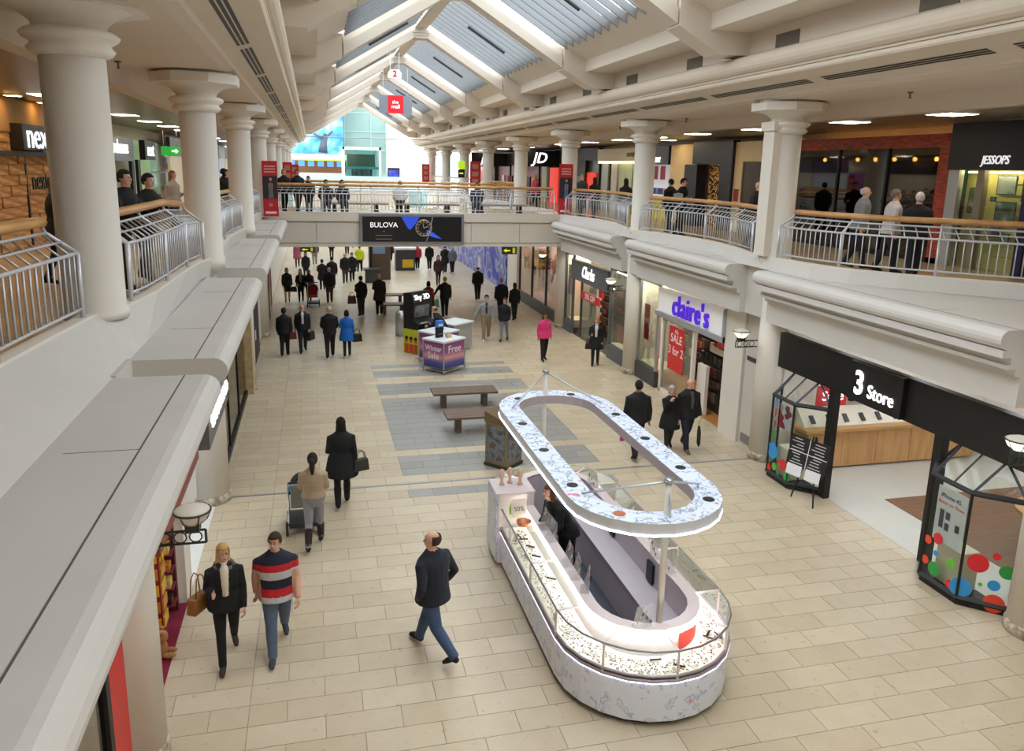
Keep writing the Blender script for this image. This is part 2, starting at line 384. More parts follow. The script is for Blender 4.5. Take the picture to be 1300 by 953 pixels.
for i, y in enumerate([15.2, 22.6, 29.9, 37.4, 44.8, 52.2, 59.6, 67]):
    column(9.8, y, 'cream round column ' + ['beside the bar window', 'beside the dark blue portal shop', 'carrying the red banner by the sports shop', 'in front of the sports shop sign', 'just past the sports shop', 'past the green exit sign', 'far down the gallery by the black shop sign', 'last in the far gallery row near the white court'][i])
for i, (x, y) in enumerate([(-2.34, 9.25), (-1.93, 15.2), (-1.88, 22.6), (-1.85, 29.9), (-1.85, 37.4), (-1.85, 44.8), (-1.85, 52.2), (-1.85, 59.6), (-1.85, 67)]):
    column(x, y, 'cream round column ' + ['in front of the lit brick wall', 'beside the leaning men', 'third along the fashion shop gallery', 'carrying the red banner at the bridge end', 'past the bridge railing end', 'beyond the bridge with red panel', 'far along the gallery by the food court', 'farther along by the food court', 'last before the food court'][i], .312 if i == 0 else .308, .165 if i == 0 else 0)

# ---- upper ceilings and cornices
CORN = [(8.62, 8.75), (8.42, 8.68)] + [(8.42 + .17 * cos(pi / 2 + pi * k / 8), 8.51 + .17 * sin(pi / 2 + pi * k / 8)) for k in range(0, 9)] + \
       [(8.4, 8.34), (8.4, 8.3)] + [(8.46 + .06 * cos(pi / 2 + pi * k / 5), 8.25 + .06 * sin(pi / 2 + pi * k / 5)) for k in range(0, 6)] + \
       [(8.52, 8.17), (8.58, 8.15), (9.12, 8.0), (9.14, 7.94), (9.3, 7.9), (10.9, 7.9), (11.0, 7.6), (11.3, 7.6), (11.3, 8.6), (8.62, 8.9)]
def cornice(s, nm, lb):
    mir = (lambda x: x) if s > 0 else (lambda x: 2 * AXIS - x)
    t = thing(nm, lb, 'ceiling', (mir(9.9), 0, 7.9), kind='structure')
    MB().prism([(mir(x), z) for x, z in CORN], -2, 68).build('cornice', BEIGE, t, label='moulded beige cornice with rolled edge')
    v = MB(); sl = MB()
    for i, y in enumerate(range(1, 67, 4)):
        for q in range(3):
            u = .28 + q * .12; x = 8.58 + .54 * u; z = 8.15 - .15 * u
            v.quad((mir(x), y + .1, z - .004), (mir(x + .045), y + .1, z - .0165), (mir(x + .045), y + 3.7, z - .0165), (mir(x), y + 3.7, z - .004))
    v.build('vent_slots', BLACK, t, label='long dark air slots', kind='stuff')
    MB().box(*sorted((mir(11.29), mir(14.9))), -2, 68, 7.615, 7.75).build('soffit', mat('#8f8675', .35, .45, .06, 3, name='metal_soffit'), t, label='grey brown metal tile soffit')
cornice(1, 'ceiling', 'beige gallery ceiling with rolled cornice above the photo shop side')
cornice(-1, 'ceiling.001', 'beige gallery ceiling with rolled cornice above the brick lit shop side')
# sprinkler heads
for x, y in ((10.4, 12.4), (10.2, 15.8), (-2.9, 14), (10.3, 21), (10.3, 26)):
    MB().lathe([(.05, 0), (.05, -.02), (.015, -.03), (.015, -.09), (.03, -.1), (.03, -.11)], (x, y, 7.9), 8).build('sprinkler', mat('#6d6557', .4, .5), label='small sprinkler head on the beige gallery ceiling', cat='sprinkler', group='ceiling sprinklers')

# ---- roof
roof = thing('roof', 'pitched glazed mall roof with beige rafters and grey louvre fins', 'roof', (AXIS, 30, 8.7), kind='structure')
low = lambda x: 11.06 - .597 * (x - AXIS)
FIN = mat('#7c7f82', .5, .2, .04, 3, name='grey_louvre')
for i, y in enumerate([0.4] + MOD):
    for s in (1, -1):
        mir = (lambda x: x) if s > 0 else (lambda x: 2 * AXIS - x)
        r = MB()
        r.prism([(mir(x), z) for x, z in [(AXIS, 11.06), (7.0, low(7.0)), (7.0, low(7.0) + .3), (AXIS, 11.36)]], y - .27, y + .27)
        r.prism([(mir(x), z) for x, z in [(AXIS, 11.36), (7.0, low(7.0) + .3), (7.0, low(7) + .56), (AXIS, 11.62)]], y - .2, y + .2)
        r.prism([(mir(x), z) for x, z in [(7.03, low(7.03) - .02), (7.9, 8.72), (8.62, 8.72), (8.62, 9.7), (7.03, low(7.03) + .56)]], y - .29, y + .29)
        r.build('rafter', ROOFP, roof)
    k = MB()
    for q in range(3): k.box(AXIS - .3 + .05 * q, AXIS + .3 - .05 * q, y - .34 + .03 * q, y + .34 - .03 * q, 11.0 - .09 * (q - 1), 11.1 - .09 * (q - 1))
    k.build('ridge_boss', ROOFP, roof)
MB().box(AXIS - .22, AXIS + .22, 0, 67.3, 11.25, 11.7).build('ridge_beam', ROOFP, roof)
ys = [0.4] + MOD
finmesh = {}
for i, (ya, yb) in enumerate(zip(ys, ys[1:])):
    for s in (1, -1):
        mir = (lambda x: x) if s > 0 else (lambda x: 2 * AXIS - x)
        MB().prism([(mir(x), z) for x, z in [(6.95, 9.88), (7.7, 9.47), (7.7, 9.16), (8.62, 9.16), (8.9, 9.6), (7.0, 10.1), (6.95, 10.02)]], ya + .25, yb - .25).build('eaves_box', ROOFP, roof)
        if i < 0:
            MB().prism([(mir(x), z) for x, z in [(AXIS, 11.5), (7.05, low(7.05) + .4), (7.05, low(7.05) + .7), (AXIS, 11.8)]], ya, yb).build('solid_roof_panel', ROOFP, roof)
        sky = None if i < 0 else link('skylight', None, roof)
        if sky is None:
            MB().box(*sorted((mir(8.6), mir(8.75))), ya, yb, 8.5, 9.7).build('clerestory', ROOFP, roof); continue
        sky.location = (0, 0, 0)
        ga = MB(); ga.quad((mir(AXIS), ya, 11.72), (mir(AXIS), yb, 11.72), (mir(7.0), yb, low(7) + .66), (mir(7.0), ya, low(7) + .66))
        ga.build('pane', glass('#f4fbff', .05), sky)
        n = 12 if i < 6 else 0
        if n:
            for q in range(n):
                y = ya + .45 + (yb - ya - .9) * (q + .5) / n
                key = s
                if key not in finmesh:
                    finmesh[key] = MB().prism([(mir(x) - AXIS, z) for x, z in [(4.15, low(4.15) + .4), (6.98, low(6.98) + .4), (6.98, low(6.98) + .6), (4.15, low(4.15) + .6)]], -.022, .022).mesh('louvre_fin', FIN)
                o = link('louvre_fin', finmesh[key], sky, loc=Vector((AXIS, y, 0)) - parent_off(sky))
        else:
            f = MB()
            for q in range(12):
                y = ya + .45 + (yb - ya - .9) * (q + .5) / 12
                f.prism([(mir(x), z) for x, z in [(4.15, low(4.15) + .4), (6.98, low(6.98) + .4), (6.98, low(6.98) + .6), (4.15, low(4.15) + .6)]], y - .022, y + .022)
            f.build('far_louvre_fins', FIN, sky, kind='stuff')
        # actuator bar under the glazing
        MB().tube([(mir(4.9), (ya + yb) / 2 - .6, low(4.9) + .24), (mir(6.1), (ya + yb) / 2 - .6, low(6.1) + .24)], .05, 8).build('actuator', DGREY, sky)
        # clerestory wall and grilles
        w = MB().box(*sorted((mir(8.6), mir(8.75))), ya, yb, 8.5, 9.7); w.build('clerestory', ROOFP, roof)
        for gy in (ya + 2.1, ya + 5.8):
            if gy < yb: MB().box(*sorted((mir(8.58), mir(8.64))), gy - .37, gy + .37, 8.6, 8.98).build('vent_grille', mat('#6b655c', .6, .2), roof)

# ---- bridge across the void
br = thing('bridge', 'white panelled footbridge across the mall with rail and billboard', 'bridge', (AXIS, 30, 3.4), kind='structure')
MB().box(-1.9, 9.8, 30.0, 37.2, 3.42, 4.46).build('deck', WHITE, br)
MB().box(-1.9, 9.8, 30.2, 37.2, 4.46, UF + .005).build('deck_floor', stone('gallery_stone', '#a88f6d', '#c3ab88', '#8a6b48', .25), br)
for i in range(6):
    x0 = -1.85 + i * 1.94
    MB().box(x0 + .01, x0 + 1.93, 29.93, 30.0, 3.55, 4.3).build('panel', WHITE, br)
MB().box(-1.9, 9.8, 29.9, 30.05, 3.4, 3.52).box(-1.9, 9.8, 29.88, 30.12, 4.34, 4.5).box(-1.9, 9.8, 29.9, 30.1, 4.5, 4.68).build('edge_band', WHITE, br)

# ---- walls of the lower level
def walls(nm, boxes, m, lb):
    for q in boxes: MB().box(*q).build(nm, m, label=lb, cat='wall' if 'wall' in nm else 'ceiling', kind='structure', group=nm.replace('_', ' ') + ' pieces')
walls('wall_right', [(10.02, 15.6, 14.72, 17.1, 0, 3.9), (10.0, 15.6, 22.62, 23.25, 0, 3.9), (10.0, 15.6, 30.2, 30.9, 0, 3.9), (10.0, 15.6, 37.6, 38.1, 0, 3.9), (9.95, 15.6, 7.2, 8.3, 0, 3.9), (15.5, 15.7, 7, 38, 0, 3.9), (9.88, 10.0, 38, 70, 0, 3.9), (9.85, 10.02, 16.25, 17.12, 0, 3.3), (9.95, 15.6, -2, 7.2, 0, 3.9)], WHITE, 'cream partition walls between the ground level shops by the phone shop')
walls('wall_left', [(-7.6, -2.02, 7.7, 8.5, 0, 3.9), (-7.6, -2.3, 11.35, 11.75, 0, 3.9), (-7.6, -2.02, 14.8, 15.45, 0, 3.9), (-7.6, -2.02, 22.5, 23.0, 0, 3.9), (-7.8, -7.6, -2, 38, 0, 3.9), (-2.15, -2.02, 29.4, 70, 0, 3.9), (-7.6, -2.02, 27.9, 29.4, 0, 3.9)], WHITE, 'cream partition walls of the sweet shop side ground level')
# shop slab ceilings
walls('ceiling_lower_1', [(9.9, 15.6, -2, 70, 3.3, 3.42)], WHITE, 'white ceiling of the ground level shops by the phone shop')
walls('ceiling_lower_2', [(-7.7, -1.95, -2, 70, 3.3, 3.42)], WHITE, 'white ceiling of the ground level shops on the sweet shop side')
walls('wall_upper_1', [(14.6, 14.8, 2, 70, UF, 8.6), (13.9, 14.8, 8.5, 9.4, UF, 7.7)], BEIGE, 'beige rear wall of the gallery shops by the photo shop')
walls('wall_upper_2', [(-6.95, -6.75, -2, 70, UF, 8.6)], BEIGE, 'beige rear wall of the gallery shops by the brick lit shop')
# far ends of the lower mall
walls('wall_far', [(-2, 10, 85.5, 86, 0, 3.9)], mat('#d9d6cc', .6), 'pale far wall at the end of the ground level mall')

walls('wall_daylight_block', [(-7, 15, -2.6, -2.3, 0, 12.5)], BEIGE, 'unseen beige wall added behind the viewing balcony to cut daylight')  # unseen wall added behind the camera to cut fill light
walls('wall_gallery_end', [(11.3, 15, -2.3, 9.3, 7.6, 8.6), (14.6, 15, -2.3, 9.3, 0, 8.6), (-7, -6.6, -2.3, 9.3, 0, 8.6)], BEIGE, 'beige side walls and ceiling around the viewing balcony')
# ================================================================= RAILINGS
BAL = MB().tube([(0, 0, 0), (0, 0, .58)], .011, 6).mesh('baluster', RAILM, True)
def along(path, step, lead=.0):
    """points (x, y, tangent) each step metres along a polyline"""
    out = []; d = lead
    L = 0
    for (xa, ya), (xb, yb) in zip(path, path[1:]):
        l = hypot(xb - xa, yb - ya)
        while d <= L + l + 1e-6:
            u = (d - L) / l; out.append((xa + (xb - xa) * u, ya + (yb - ya) * u, (xb - xa) / l, (yb - ya) / l)); d += step
        L += l
    return out, L
def smooth_path(path, n=4):
    out = []
    for i in range(len(path) - 1):
        p0 = path[max(i - 1, 0)]; p1 = path[i]; p2 = path[i + 1]; p3 = path[min(i + 2, len(path) - 1)]
        for k in range(n):
            t = k / n
            out.append(tuple(.5 * ((2 * p1[q]) + (-p0[q] + p2[q]) * t + (2 * p0[q] - 5 * p1[q] + 4 * p2[q] - p3[q]) * t * t + (-p0[q] + 3 * p1[q] - 3 * p2[q] + p3[q]) * t ** 3) for q in (0, 1)))
    return out + [path[-1]]
def railing(path, side, label, bars=True, base=KZ, zk=None):
    """side=+1: the gallery lies to the left of travel direction, -1 to the right"""
    path = smooth_path(path)
    t = thing('balcony_railing', label, 'railing', (path[0][0], path[0][1], base - .2), group='balcony railings')
    def at(x, y, tx, ty, back, z):
        nx, ny = -ty * side, tx * side
        if zk: z += zk(y) - base
        return (x + nx * back, y + ny * back, z)
    pts, L = along(path, .25)
    if len(pts) < 2: return
    zt = base + .66
    for back, z, r, nm in ((.05, base + .09, .016, 'bottom_rail'), (.05, zt, .02, 'top_rail'), (.19, zt + .11, .013, 'middle_rail'), (.32, zt + .2, .017, 'back_rail')):
        MB().tube([at(*p, back, z) for p in pts], r, 6).build(nm, RAILM, t, True)
    MB().tube([at(*p, .36, zt + .31) for p in pts], .055, 8, ref=(0, 0, 1), ry=.07).build('handrail', WOOD, t, True, label='honey coloured wooden handrail')
    n = max(2, round(L / 1.75)); pp, _ = along(path, L / n)
    for p in pp:
        m = MB(); m.tube([at(*p, .05, base - .18), at(*p, .05, zt)], .026, 8)
        m.tube([at(*p, .05, zt), at(*p, .33, zt + .2), at(*p, .36, zt + .27)], .022, 8)
        m.build('post', RAILM, t, True)
    if bars:
        bp, _ = along(path, .13, .065); off = parent_off(t)
        for p in bp: link('baluster', BAL, t, loc=Vector(at(*p, .05, base + .08)) - off)
        sp, _ = along(path, .22, .11)
        for p in sp:
            q0, q1 = Vector(at(*p, .05, zt)), Vector(at(*p, .33, zt + .2))
            q0 = q0 - Vector((p[2], p[3], 0)) * .05; q1 = q1 + Vector((p[2], p[3], 0)) * .05
            MB().tube([q0, q1], .011, 5).build('slanted_bar', RAILM, t, True)
def cut(K, ya, yb):
    """part of the kerb line K between two y values"""
    o = []
    for (xa, y0), (xb, y1) in zip(K, K[1:]):
        for y in (ya, yb):
            if y0 <= y < y1: o.append((xa + (xb - xa) * (y - y0) / (y1 - y0), y))
        if ya < y1 < yb: o.append((xb, y1))
    o = sorted(set(o), key=lambda q: q[1]); return o
railing(cut(KR, 9.6, 14.75), -1, 'grey railing with wood handrail curving past the photo shop')
railing(cut(KR, 15.75, 22.15), -1, 'grey railing with wood handrail in front of the dark blue portal')
railing(cut(KR, 23.1, 29.4), -1, 'grey railing with wood handrail between plain column and red banner column')
railing(cut(KL, 3.0, 8.75), 1, 'grey railing with wood handrail in front of the lit brick wall', zk=zl)
railing(cut(KL, 9.75, 14.65), 1, 'grey curved railing with wood handrail that two men lean on', zk=zl)
railing(cut(KL, 15.75, 22.0), 1, 'grey railing with wood handrail past the second fashion sign')
railing(cut(KL, 23.1, 29.4), 1, 'short looking grey railing before the bridge banner')
railing([(-1.45, 30.05), (2, 30.05), (5.5, 30.05), (9.3, 30.05)], 1, 'long grey railing with wood handrail along the bridge front')
railing([(-1.45, 37.1), (2, 37.1), (5.5, 37.1), (9.3, 37.1)], -1, 'grey railing with wood handrail along the rear of the bridge', bars=False)
for c in (37.4, 44.8, 52.2, 59.6):
    railing(cut(KR, c + .6, c + 6.9), -1, 'plain grey railing with wood handrail beyond the bridge by the sports shop', bars=False)
    railing(cut(KL, c + .6, c + 6.9), 1, 'plain grey railing with wood handrail beyond the bridge on the food court side', bars=False)
# ================================================================= SHOPS
LWHITE = glow('#ffffff', 1.3, 'lit_white_lettering')
PANEL = glow('#fff4e2', 24, 'warm_lamp_panel')
COOL = glow('#f4f8ff', 16, 'cool_lamp_panel')
RED = mat('#d42a2a', .5, name='red_print')
def board(b, nm, m, parent): return b.build(nm, m, parent)
def plane_x(nm, x, y0, y1, z0, z1, m, parent, t=.01):
    return MB().box(x, x + t, y0, y1, z0, z1).build(nm, m, parent)
def lamp_panel(x, y, z, sx, sy, label, group, cat='ceiling light', m=None):
    t = thing('ceiling_light', label, cat, (x, y, z), group=group)
    MB().box(x - sx / 2 - .03, x + sx / 2 + .03, y - sy / 2 - .03, y + sy / 2 + .03, z - .012, z + .02).build('frame', WHITE, t)
    MB().box(x - sx / 2, x + sx / 2, y - sy / 2, y + sy / 2, z - .018, z - .01).build('diffuser', m or PANEL, t)
def shopfloor(nm, x0, x1, y0, y1, m, lb):
    MB().box(x0, x1, y0, y1, -.1, .004).build(nm, m, label=lb, cat='floor', kind='structure')
def disc(x, y, z, r, m, parent, nx=(-1, 0), nm='colour_dot'):
    """flat coloured sticker on a vertical pane whose outward normal is nx"""
    tx, ty = -nx[1], nx[0]; n = 18
    P = lambda o: [(x + nx[0] * o + tx * r * cos(2 * pi * k / n), y + nx[1] * o + ty * r * cos(2 * pi * k / n), z + r * sin(2 * pi * k / n)) for k in range(n)]
    MB().rings([P(.004), P(.009)]).build(nm, m, parent)

# ---------------- phone shop with black fascia
fa = thing('shop_fascia', 'long black shop fascia with white numeral and serif lettering', 'shop sign', (9.8, 11.4, 2.3))
MB().box(9.8, 9.95, 8.3, 14.7, 2.3, 3.06).build('board', BLACK, fa)
sbx = soft(MB().box(9.7, 9.82, 10.85, 12.25, 2.31, 3.05).build('sign_box', BLACK, fa), .015)
text('3', (9.69, 11.93, 2.66), .62, 'X-', LWHITE, sbx, bold=.014, sx=.85)
text('Store', (9.69, 11.35, 2.58), .36, 'X-', LWHITE, sbx, bold=0, sx=.85)
MB().box(9.7, 9.9, 8.4, 14.7, 3.24, 3.275).build('soffit_glow_strip', glow('#c9a860', .12), fa, label='thin gold strip above the fascia')  # gold soffit line given a faint glow; no lamp sits here
for y in (12.87, 10.1):
    MB().box(9.86, 10.0, y - .09, y + .09, 0, 2.32).build('post', BLACK, fa)
DOTS = ['#2f95d8', '#d8232c', '#2f9a44', '#5fb52f', '#e2492a']
def bay_window(y0, label, dots, poster):
    """three sided black framed lantern bay; y0 = middle of its front"""
    t = thing('bay_window', label, 'bay window', (9.7, y0, 0), group='black framed bay windows')
    A, B, C_, D = (9.93, y0 + .86), (9.42, y0 + .38), (9.42, y0 - .38), (9.93, y0 - .86)
    zc, zr = 1.83, 2.3; T1, T2 = (9.93, y0 + .42), (9.93, y0 - .42)
    m = MB().prism([A, B, C_, D], 0, .1, 'z'); m.build('plinth', BLACK, t)
    for p in (A, B, C_, D): MB().tube([(p[0], p[1], .08), (p[0], p[1], zc)], .03, 4).build('corner_post', BLACK, t)
    MB().tube([(A[0], A[1], zc), (B[0], B[1], zc), (C_[0], C_[1], zc), (D[0], D[1], zc)], .045, 4).build('eaves_bar', BLACK, t)
    MB().tube([(A[0], A[1], .12), (B[0], B[1], .12), (C_[0], C_[1], .12), (D[0], D[1], .12)], .05, 4).build('sill_bar', BLACK, t)
    for a, b in ((B, T1), (C_, T2), (A, T1), (D, T2)):
        MB().tube([(a[0], a[1], zc), (b[0], b[1], zr)], .028, 4).build('hip_bar', mat('#3a3f4a', .35, .3), t)
    MB().tube([(B[0], (B[1] + C_[1]) / 2 + .0, zc), (T2[0], y0, zr)], .02, 4).build('hip_bar', mat('#3a3f4a', .35, .3), t)
    panes = [MB().quad((p[0], p[1], .15), (q[0], q[1], .15), (q[0], q[1], zc), (p[0], p[1], zc)).build('pane', glass('#eef4f0', .04), t) for p, q in ((A, B), (B, C_), (C_, D))]
    for p, q, a, b in ((A, B, T1, T1), (B, C_, T1, T2), (C_, D, T2, T2)):
        vs = [(p[0], p[1], zc), (q[0], q[1], zc), (b[0], b[1], zr)] + ([(a[0], a[1], zr)] if a != b else [])
        MB().add(vs, [tuple(range(len(vs)))]).build('roof_pane', glass('#eef4f0', .04), t)
    for face, u, z, r, c in dots:
        p, q = ((A, B), (B, C_), (C_, D))[face]
        x = p[0] + (q[0] - p[0]) * u; y = p[1] + (q[1] - p[1]) * u
        l = hypot(q[0] - p[0], q[1] - p[1]); nx = ((q[1] - p[1]) / l, -(q[0] - p[0]) / l)
        disc(x, y, z, r * (.78 if poster else .95), mat(DOTS[c], .4), panes[face], nx)
    soft(MB().box(9.55, 9.9, y0 - .25, y0 + .25, .1, .75).build('display_stand', mat('#e9e2c8', .5), t), .02)
    if poster:
        m = MB(); m.box(9.425, 9.43, y0 - .33, y0 + .25, .82, 1.72)
        pp_ = m.build('poster', mat('#eef2f8', .5), t)
        text('iPhone 4S.', (9.42, y0 - .02, 1.58), .1, 'X-', BLACK, pp_, ext=.001); text('Better on Three.', (9.42, y0 - .04, 1.47), .075, 'X-', RED, pp_, ext=.001)
        for k, (yy, zz) in enumerate(((.12, 1.2), (0, 1.28), (0, 1.1), (-.2, 1.15))):
            MB().box(9.418, 9.422, y0 + yy - .04, y0 + yy + .04, zz - (.15 if k == 0 else .06), zz + (.15 if k == 0 else .06)).build('phone_print', mat('#3c3844', .5), pp_)
    else:
        m = MB(); m.box(9.425, 9.43, y0 - .3, y0 + .12, 1.2, 1.72); m.build('poster', ramp_mat('phone_poster', [(.4, '#d9dde4'), (.5, '#5a6480'), (.6, '#a83a4a')], 'cells', 9, .5), t)
        for k, (ch, c) in enumerate((('S', 0), ('a', 1), ('v', 1), ('e', 3))):
            z = 1.6 - .26 * k; disc(9.66, 9.66 - 9.66 + y0 + .6, z, (.13, .09, .08, .12)[k], mat(DOTS[c], .4), t, (-.69, .73))
            text(ch, (9.64, y0 + .62, z), .17, (R(90), 0, R(-90) - R(46.7)), LWHITE, t, ext=.001)
bay_window(13.78, 'black framed bay window with colour dots behind the chalkboard easel', [(0, .3, .35, .22, 0), (0, .6, .55, .12, 1), (0, .25, .75, .13, 2), (0, .7, .95, .07, 3), (0, .9, .3, .1, 0), (0, .75, 1.25, .05, 1),
           (1, .2, .62, .19, 0), (1, .75, .45, .13, 1), (1, .35, .3, .09, 3), (1, .95, .25, .12, 2), (1, .5, .42, .04, 1), (1, .1, .22, .08, 1), (1, .55, .2, .05, 2)], False)
bay_window(9.25, 'black framed bay window with white phone poster and colour dots', [(0, .5, .5, .1, 0), (1, .1, .75, .09, 4), (1, .35, .85, .12, 1), (1, .35, .6, .06, 0), (1, .75, .58, .1, 3), (1, .35, .33, .15, 2), (1, .8, .25, .1, 1), (1, .1, .4, .09, 4),
           (2, .05, .3, .2, 0), (2, .3, .75, .19, 1), (2, .62, .92, .07, 1), (2, .85, .7, .14, 2), (2, .65, .45, .11, 0), (2, .4, .42, .04, 3), (2, .7, .16, .19, 4)], True)
shopfloor('floor_shop_1', 9.95, 15.5, 8.3, 14.72, mat('#c9c9bf', .3, 0, .04, 3), 'pale grey tiled floor inside the phone shop')
MB().box(11.1, 15.4, 9.0, 12.5, .004, .012).build('floor_mat', ramp_mat('brown_boards', [(.3, '#6b4a33'), (.7, '#8a6446')], 'noise', 5, .4, stretch=(.3, 6, 1)), label='brown wood floor area inside the phone shop', cat='floor', kind='structure')
ct = thing('shop_counter', 'light oak counter with phone displays along the phone shop wall', 'counter', (12.4, 14.5, 0))
for k in range(5): MB().box(10.4 + k * .9, 11.29 + k * .9, 14.2, 14.69, .05, .88).build('oak_panel', ramp_mat('light_oak', [(.3, '#b98a55'), (.7, '#cfa26b')], 'noise', 4, .45, stretch=(2, 1, .3)), ct)
MB().box(10.3, 14.9, 14.12, 14.7, .88, .95).build('worktop', mat('#c79b63', .4), ct)
MB().prism([(14.35, .95), (14.7, .95), (14.7, 1.3)], 10.4, 14.8, 'x').build('display_slope', mat('#e8e2cf', .5), ct)
for k in range(10):
    x = 10.65 + k * .43; MB().prism([(14.4, 1.01), (14.55, 1.15), (14.53, 1.17), (14.38, 1.03)], x - .05, x + .05, 'x').build('display_phone', mat('#2b2b30', .3), ct)
    MB().prism([(14.395, 1.015), (14.41, 1.01), (14.41, 1.03)], x - .15, x - .08, 'x').build('price_card', mat('#f3f0e6', .5), ct)
sg = thing('hanging_sign', 'small red sale sign hanging inside the phone shop', 'sign', (10.7, 14.0, 1.75))
MB().box(10.35, 11.1, 14.0, 14.02, 1.55, 2.0).build('board', RED, sg); text('Save', (10.75, 13.99, 1.77), .3, 'Y-', LWHITE, sg, ext=.004); [MB().tube([(q, 14.01, 2.0), (q, 14.01, 3.31)], .006, 4).build('wire', STEEL, sg) for q in (10.45, 11.0)]
tv = thing('wall_screen', 'small lit screen above the phone counter', 'screen', (12, 14.65, 1.5)); MB().box(11.7, 12.5, 14.62, 14.7, 1.42, 1.9).build('case', BLACK, tv); MB().box(11.74, 12.46, 14.61, 14.625, 1.46, 1.86).build('display', glow('#6f86c9', 1.2), tv)
tb = thing('round_table', 'round oak display table with dark screens inside the phone shop', 'table', (12.2, 9.6, 0)); MB().lathe([(.75, .86), (.75, .92)], (12.2, 9.6, 0), 24).build('top', WOOD, tb); MB().lathe([(.5, 0), (.5, .86)], (12.2, 9.6, 0), 20).build('drum', mat('#3a332c', .5), tb)
for k in range(3): MB().prism([(9.3 + k * .3, .92), (9.5 + k * .3, .92), (9.52 + k * .3, 1.14), (9.5 + k * .3, 1.14), (9.48 + k * .3, .94), (9.3 + k * .3, .94)], 11.9, 12.3, 'x').build('laptop', BLACK, tb)
for x in (10.9, 12.8, 14.6):
    for y in (9.3, 11.4, 13.4): lamp_panel(x, y, 3.29, .9, .3, 'recessed white light panel in the phone shop ceiling', 'phone shop ceiling lights', m=COOL)

# chalkboard easel
ez = thing('easel_board', 'black chalkboard on tripod easel with white notes in front of bay window', 'easel', (9.5, 12.75, 0))
for a, b in (((9.28, 13.02, 0), (9.5, 12.78, 1.35)), ((9.36, 12.4, 0), (9.46, 12.68, 1.35)), ((9.95, 12.85, 0), (9.52, 12.74, 1.35))):
    MB().tube([a, b], .018, 6).build('leg', BLACK, ez)
def slab(c, ux, uz, w, h, t, m, nm, parent):
    ux, uz = Vector(ux).normalized(), Vector(uz).normalized(); n = ux.cross(uz); c = Vector(c); vs = []
    for d in (0, t):
        for a, b in ((-1, -1), (1, -1), (1, 1), (-1, 1)): vs.append(c + ux * (a * w / 2) + uz * (b * h / 2) + n * d)
    return MB().add(vs, [(3, 2, 1, 0), (4, 5, 6, 7), (0, 1, 5, 4), (1, 2, 6, 5), (2, 3, 7, 6), (3, 0, 4, 7)]).build(nm, m, parent)
ux, uz = (.55, -.83, -.12), (.2, .08, 1)
bn = Vector(ux).cross(Vector(uz)).normalized(); bc = Vector((9.36, 12.72, 1.0))
if bn.x > 0: bn = -bn
slab(bc, ux, uz, .78, .62, .02, BLACK, 'board', ez)
U, W = Vector(ux).normalized(), Vector(uz).normalized()
for k in range(9):
    for h in (-1, 1):
        w = random.uniform(.12, .26); slab(bc + bn * .022 + U * (h * .2 + random.uniform(-.04, .02)) + W * (.25 - k * .06), ux, uz, w, .016, .002, mat('#cfcfcf', .8), 'chalk_line', ez)
slab(bc + bn * .022, ux, uz, .014, .6, .002, mat('#e8e8e8', .8), 'chalk_line', ez); slab(bc + bn * .022, ux, uz, .76, .014, .002, mat('#e8e8e8', .8), 'chalk_line', ez)
for h in (-.2, .18): slab(bc + bn * .03 + U * h - W * .38, ux, uz, .3, .22, .004, mat('#e9e9ef', .6), 'paper', ez)

# ---------------- accessories shop (white fascia)
SV = mat('#b9bcc2', .35, .5)
fa = thing('shop_fascia', 'white shop fascia with rounded purple lettering and grey trim', 'shop sign', (9.85, 19, 2.3))
bd_ = MB().box(9.82, 9.98, 17.13, 21.05, 2.42, 3.1).build('board', glow('#f2f0ee', .12), fa)
MB().box(9.76, 9.98, 17.125, 21.1, 2.28, 2.42).box(9.79, 9.98, 17.125, 17.2, 2.28, 3.12).build('grey_trim', SV, fa)
text("claire's", (9.78, 18.95, 2.73), .82, 'X-', glow('#4a1fb8', .6), bd_, bold=.004, ext=.03, sx=.8, spacing=1.14)
def front(nm, label, cat='shop window'): return thing(nm, label, cat, (9.9, 20, 0))
sw = front('shop_window', 'white framed shop window with large red sale poster')
for a, b, z0, z1 in ((20.72, 20.82, 0, 2.3), (18.78, 18.88, 0, 2.3), (18.8, 20.8, 0, .12), (18.8, 20.8, 2.2, 2.3)): MB().box(9.88, 9.98, a, b, z0, z1).build('frame', WHITE, sw)
MB().box(9.92, 9.93, 18.88, 20.72, .12, 2.2).build('pane', GLASS, sw)
def poster(p, x, y0, y1, z0, z1, lines, m=None):
    q = MB().box(x, x + .006, y0, y1, z0, z1).build('poster', m or RED, p)
    for s, z, sz in lines: text(s, (x - .004, (y0 + y1) / 2, z), sz, 'X-', mat('#f6ecec', .5), q, ext=.001, bold=.004)
poster(sw, 9.905, 19.4, 20.35, .82, 2.1, [('ALL', 1.98, .14), ('SALE', 1.76, .34), ('3 for 2', 1.4, .34)])
sl = front('shop_window', 'narrow window over grey stall riser beside the white fascia')
MB().box(9.86, 9.98, 21.1, 22.62, 0, .5).build('stall_riser', DGREY, sl)
for a, b, z0, z1 in ((21.08, 21.2, .5, 3.2), (22.54, 22.62, .5, 3.2), (21.1, 22.6, 3.1, 3.25)): MB().box(9.88, 9.97, a, b, z0, z1).build('frame', STEEL, sl)
MB().box(9.92, 9.93, 21.2, 22.54, .5, 3.1).build('pane', GLASS, sl); poster(sl, 9.96, 21.9, 22.3, 1.3, 2.4, [('SALE', 1.9, .14)])
MB().box(9.98, 10.7, 21.15, 22.5, .5, .55).build('display_shelf', mat('#f2e6c8', .5), sl); MB().box(10.05, 10.4, 21.25, 22.45, 3.05, 3.08).build('display_lamp', glow('#ffeccc', 24), sl)
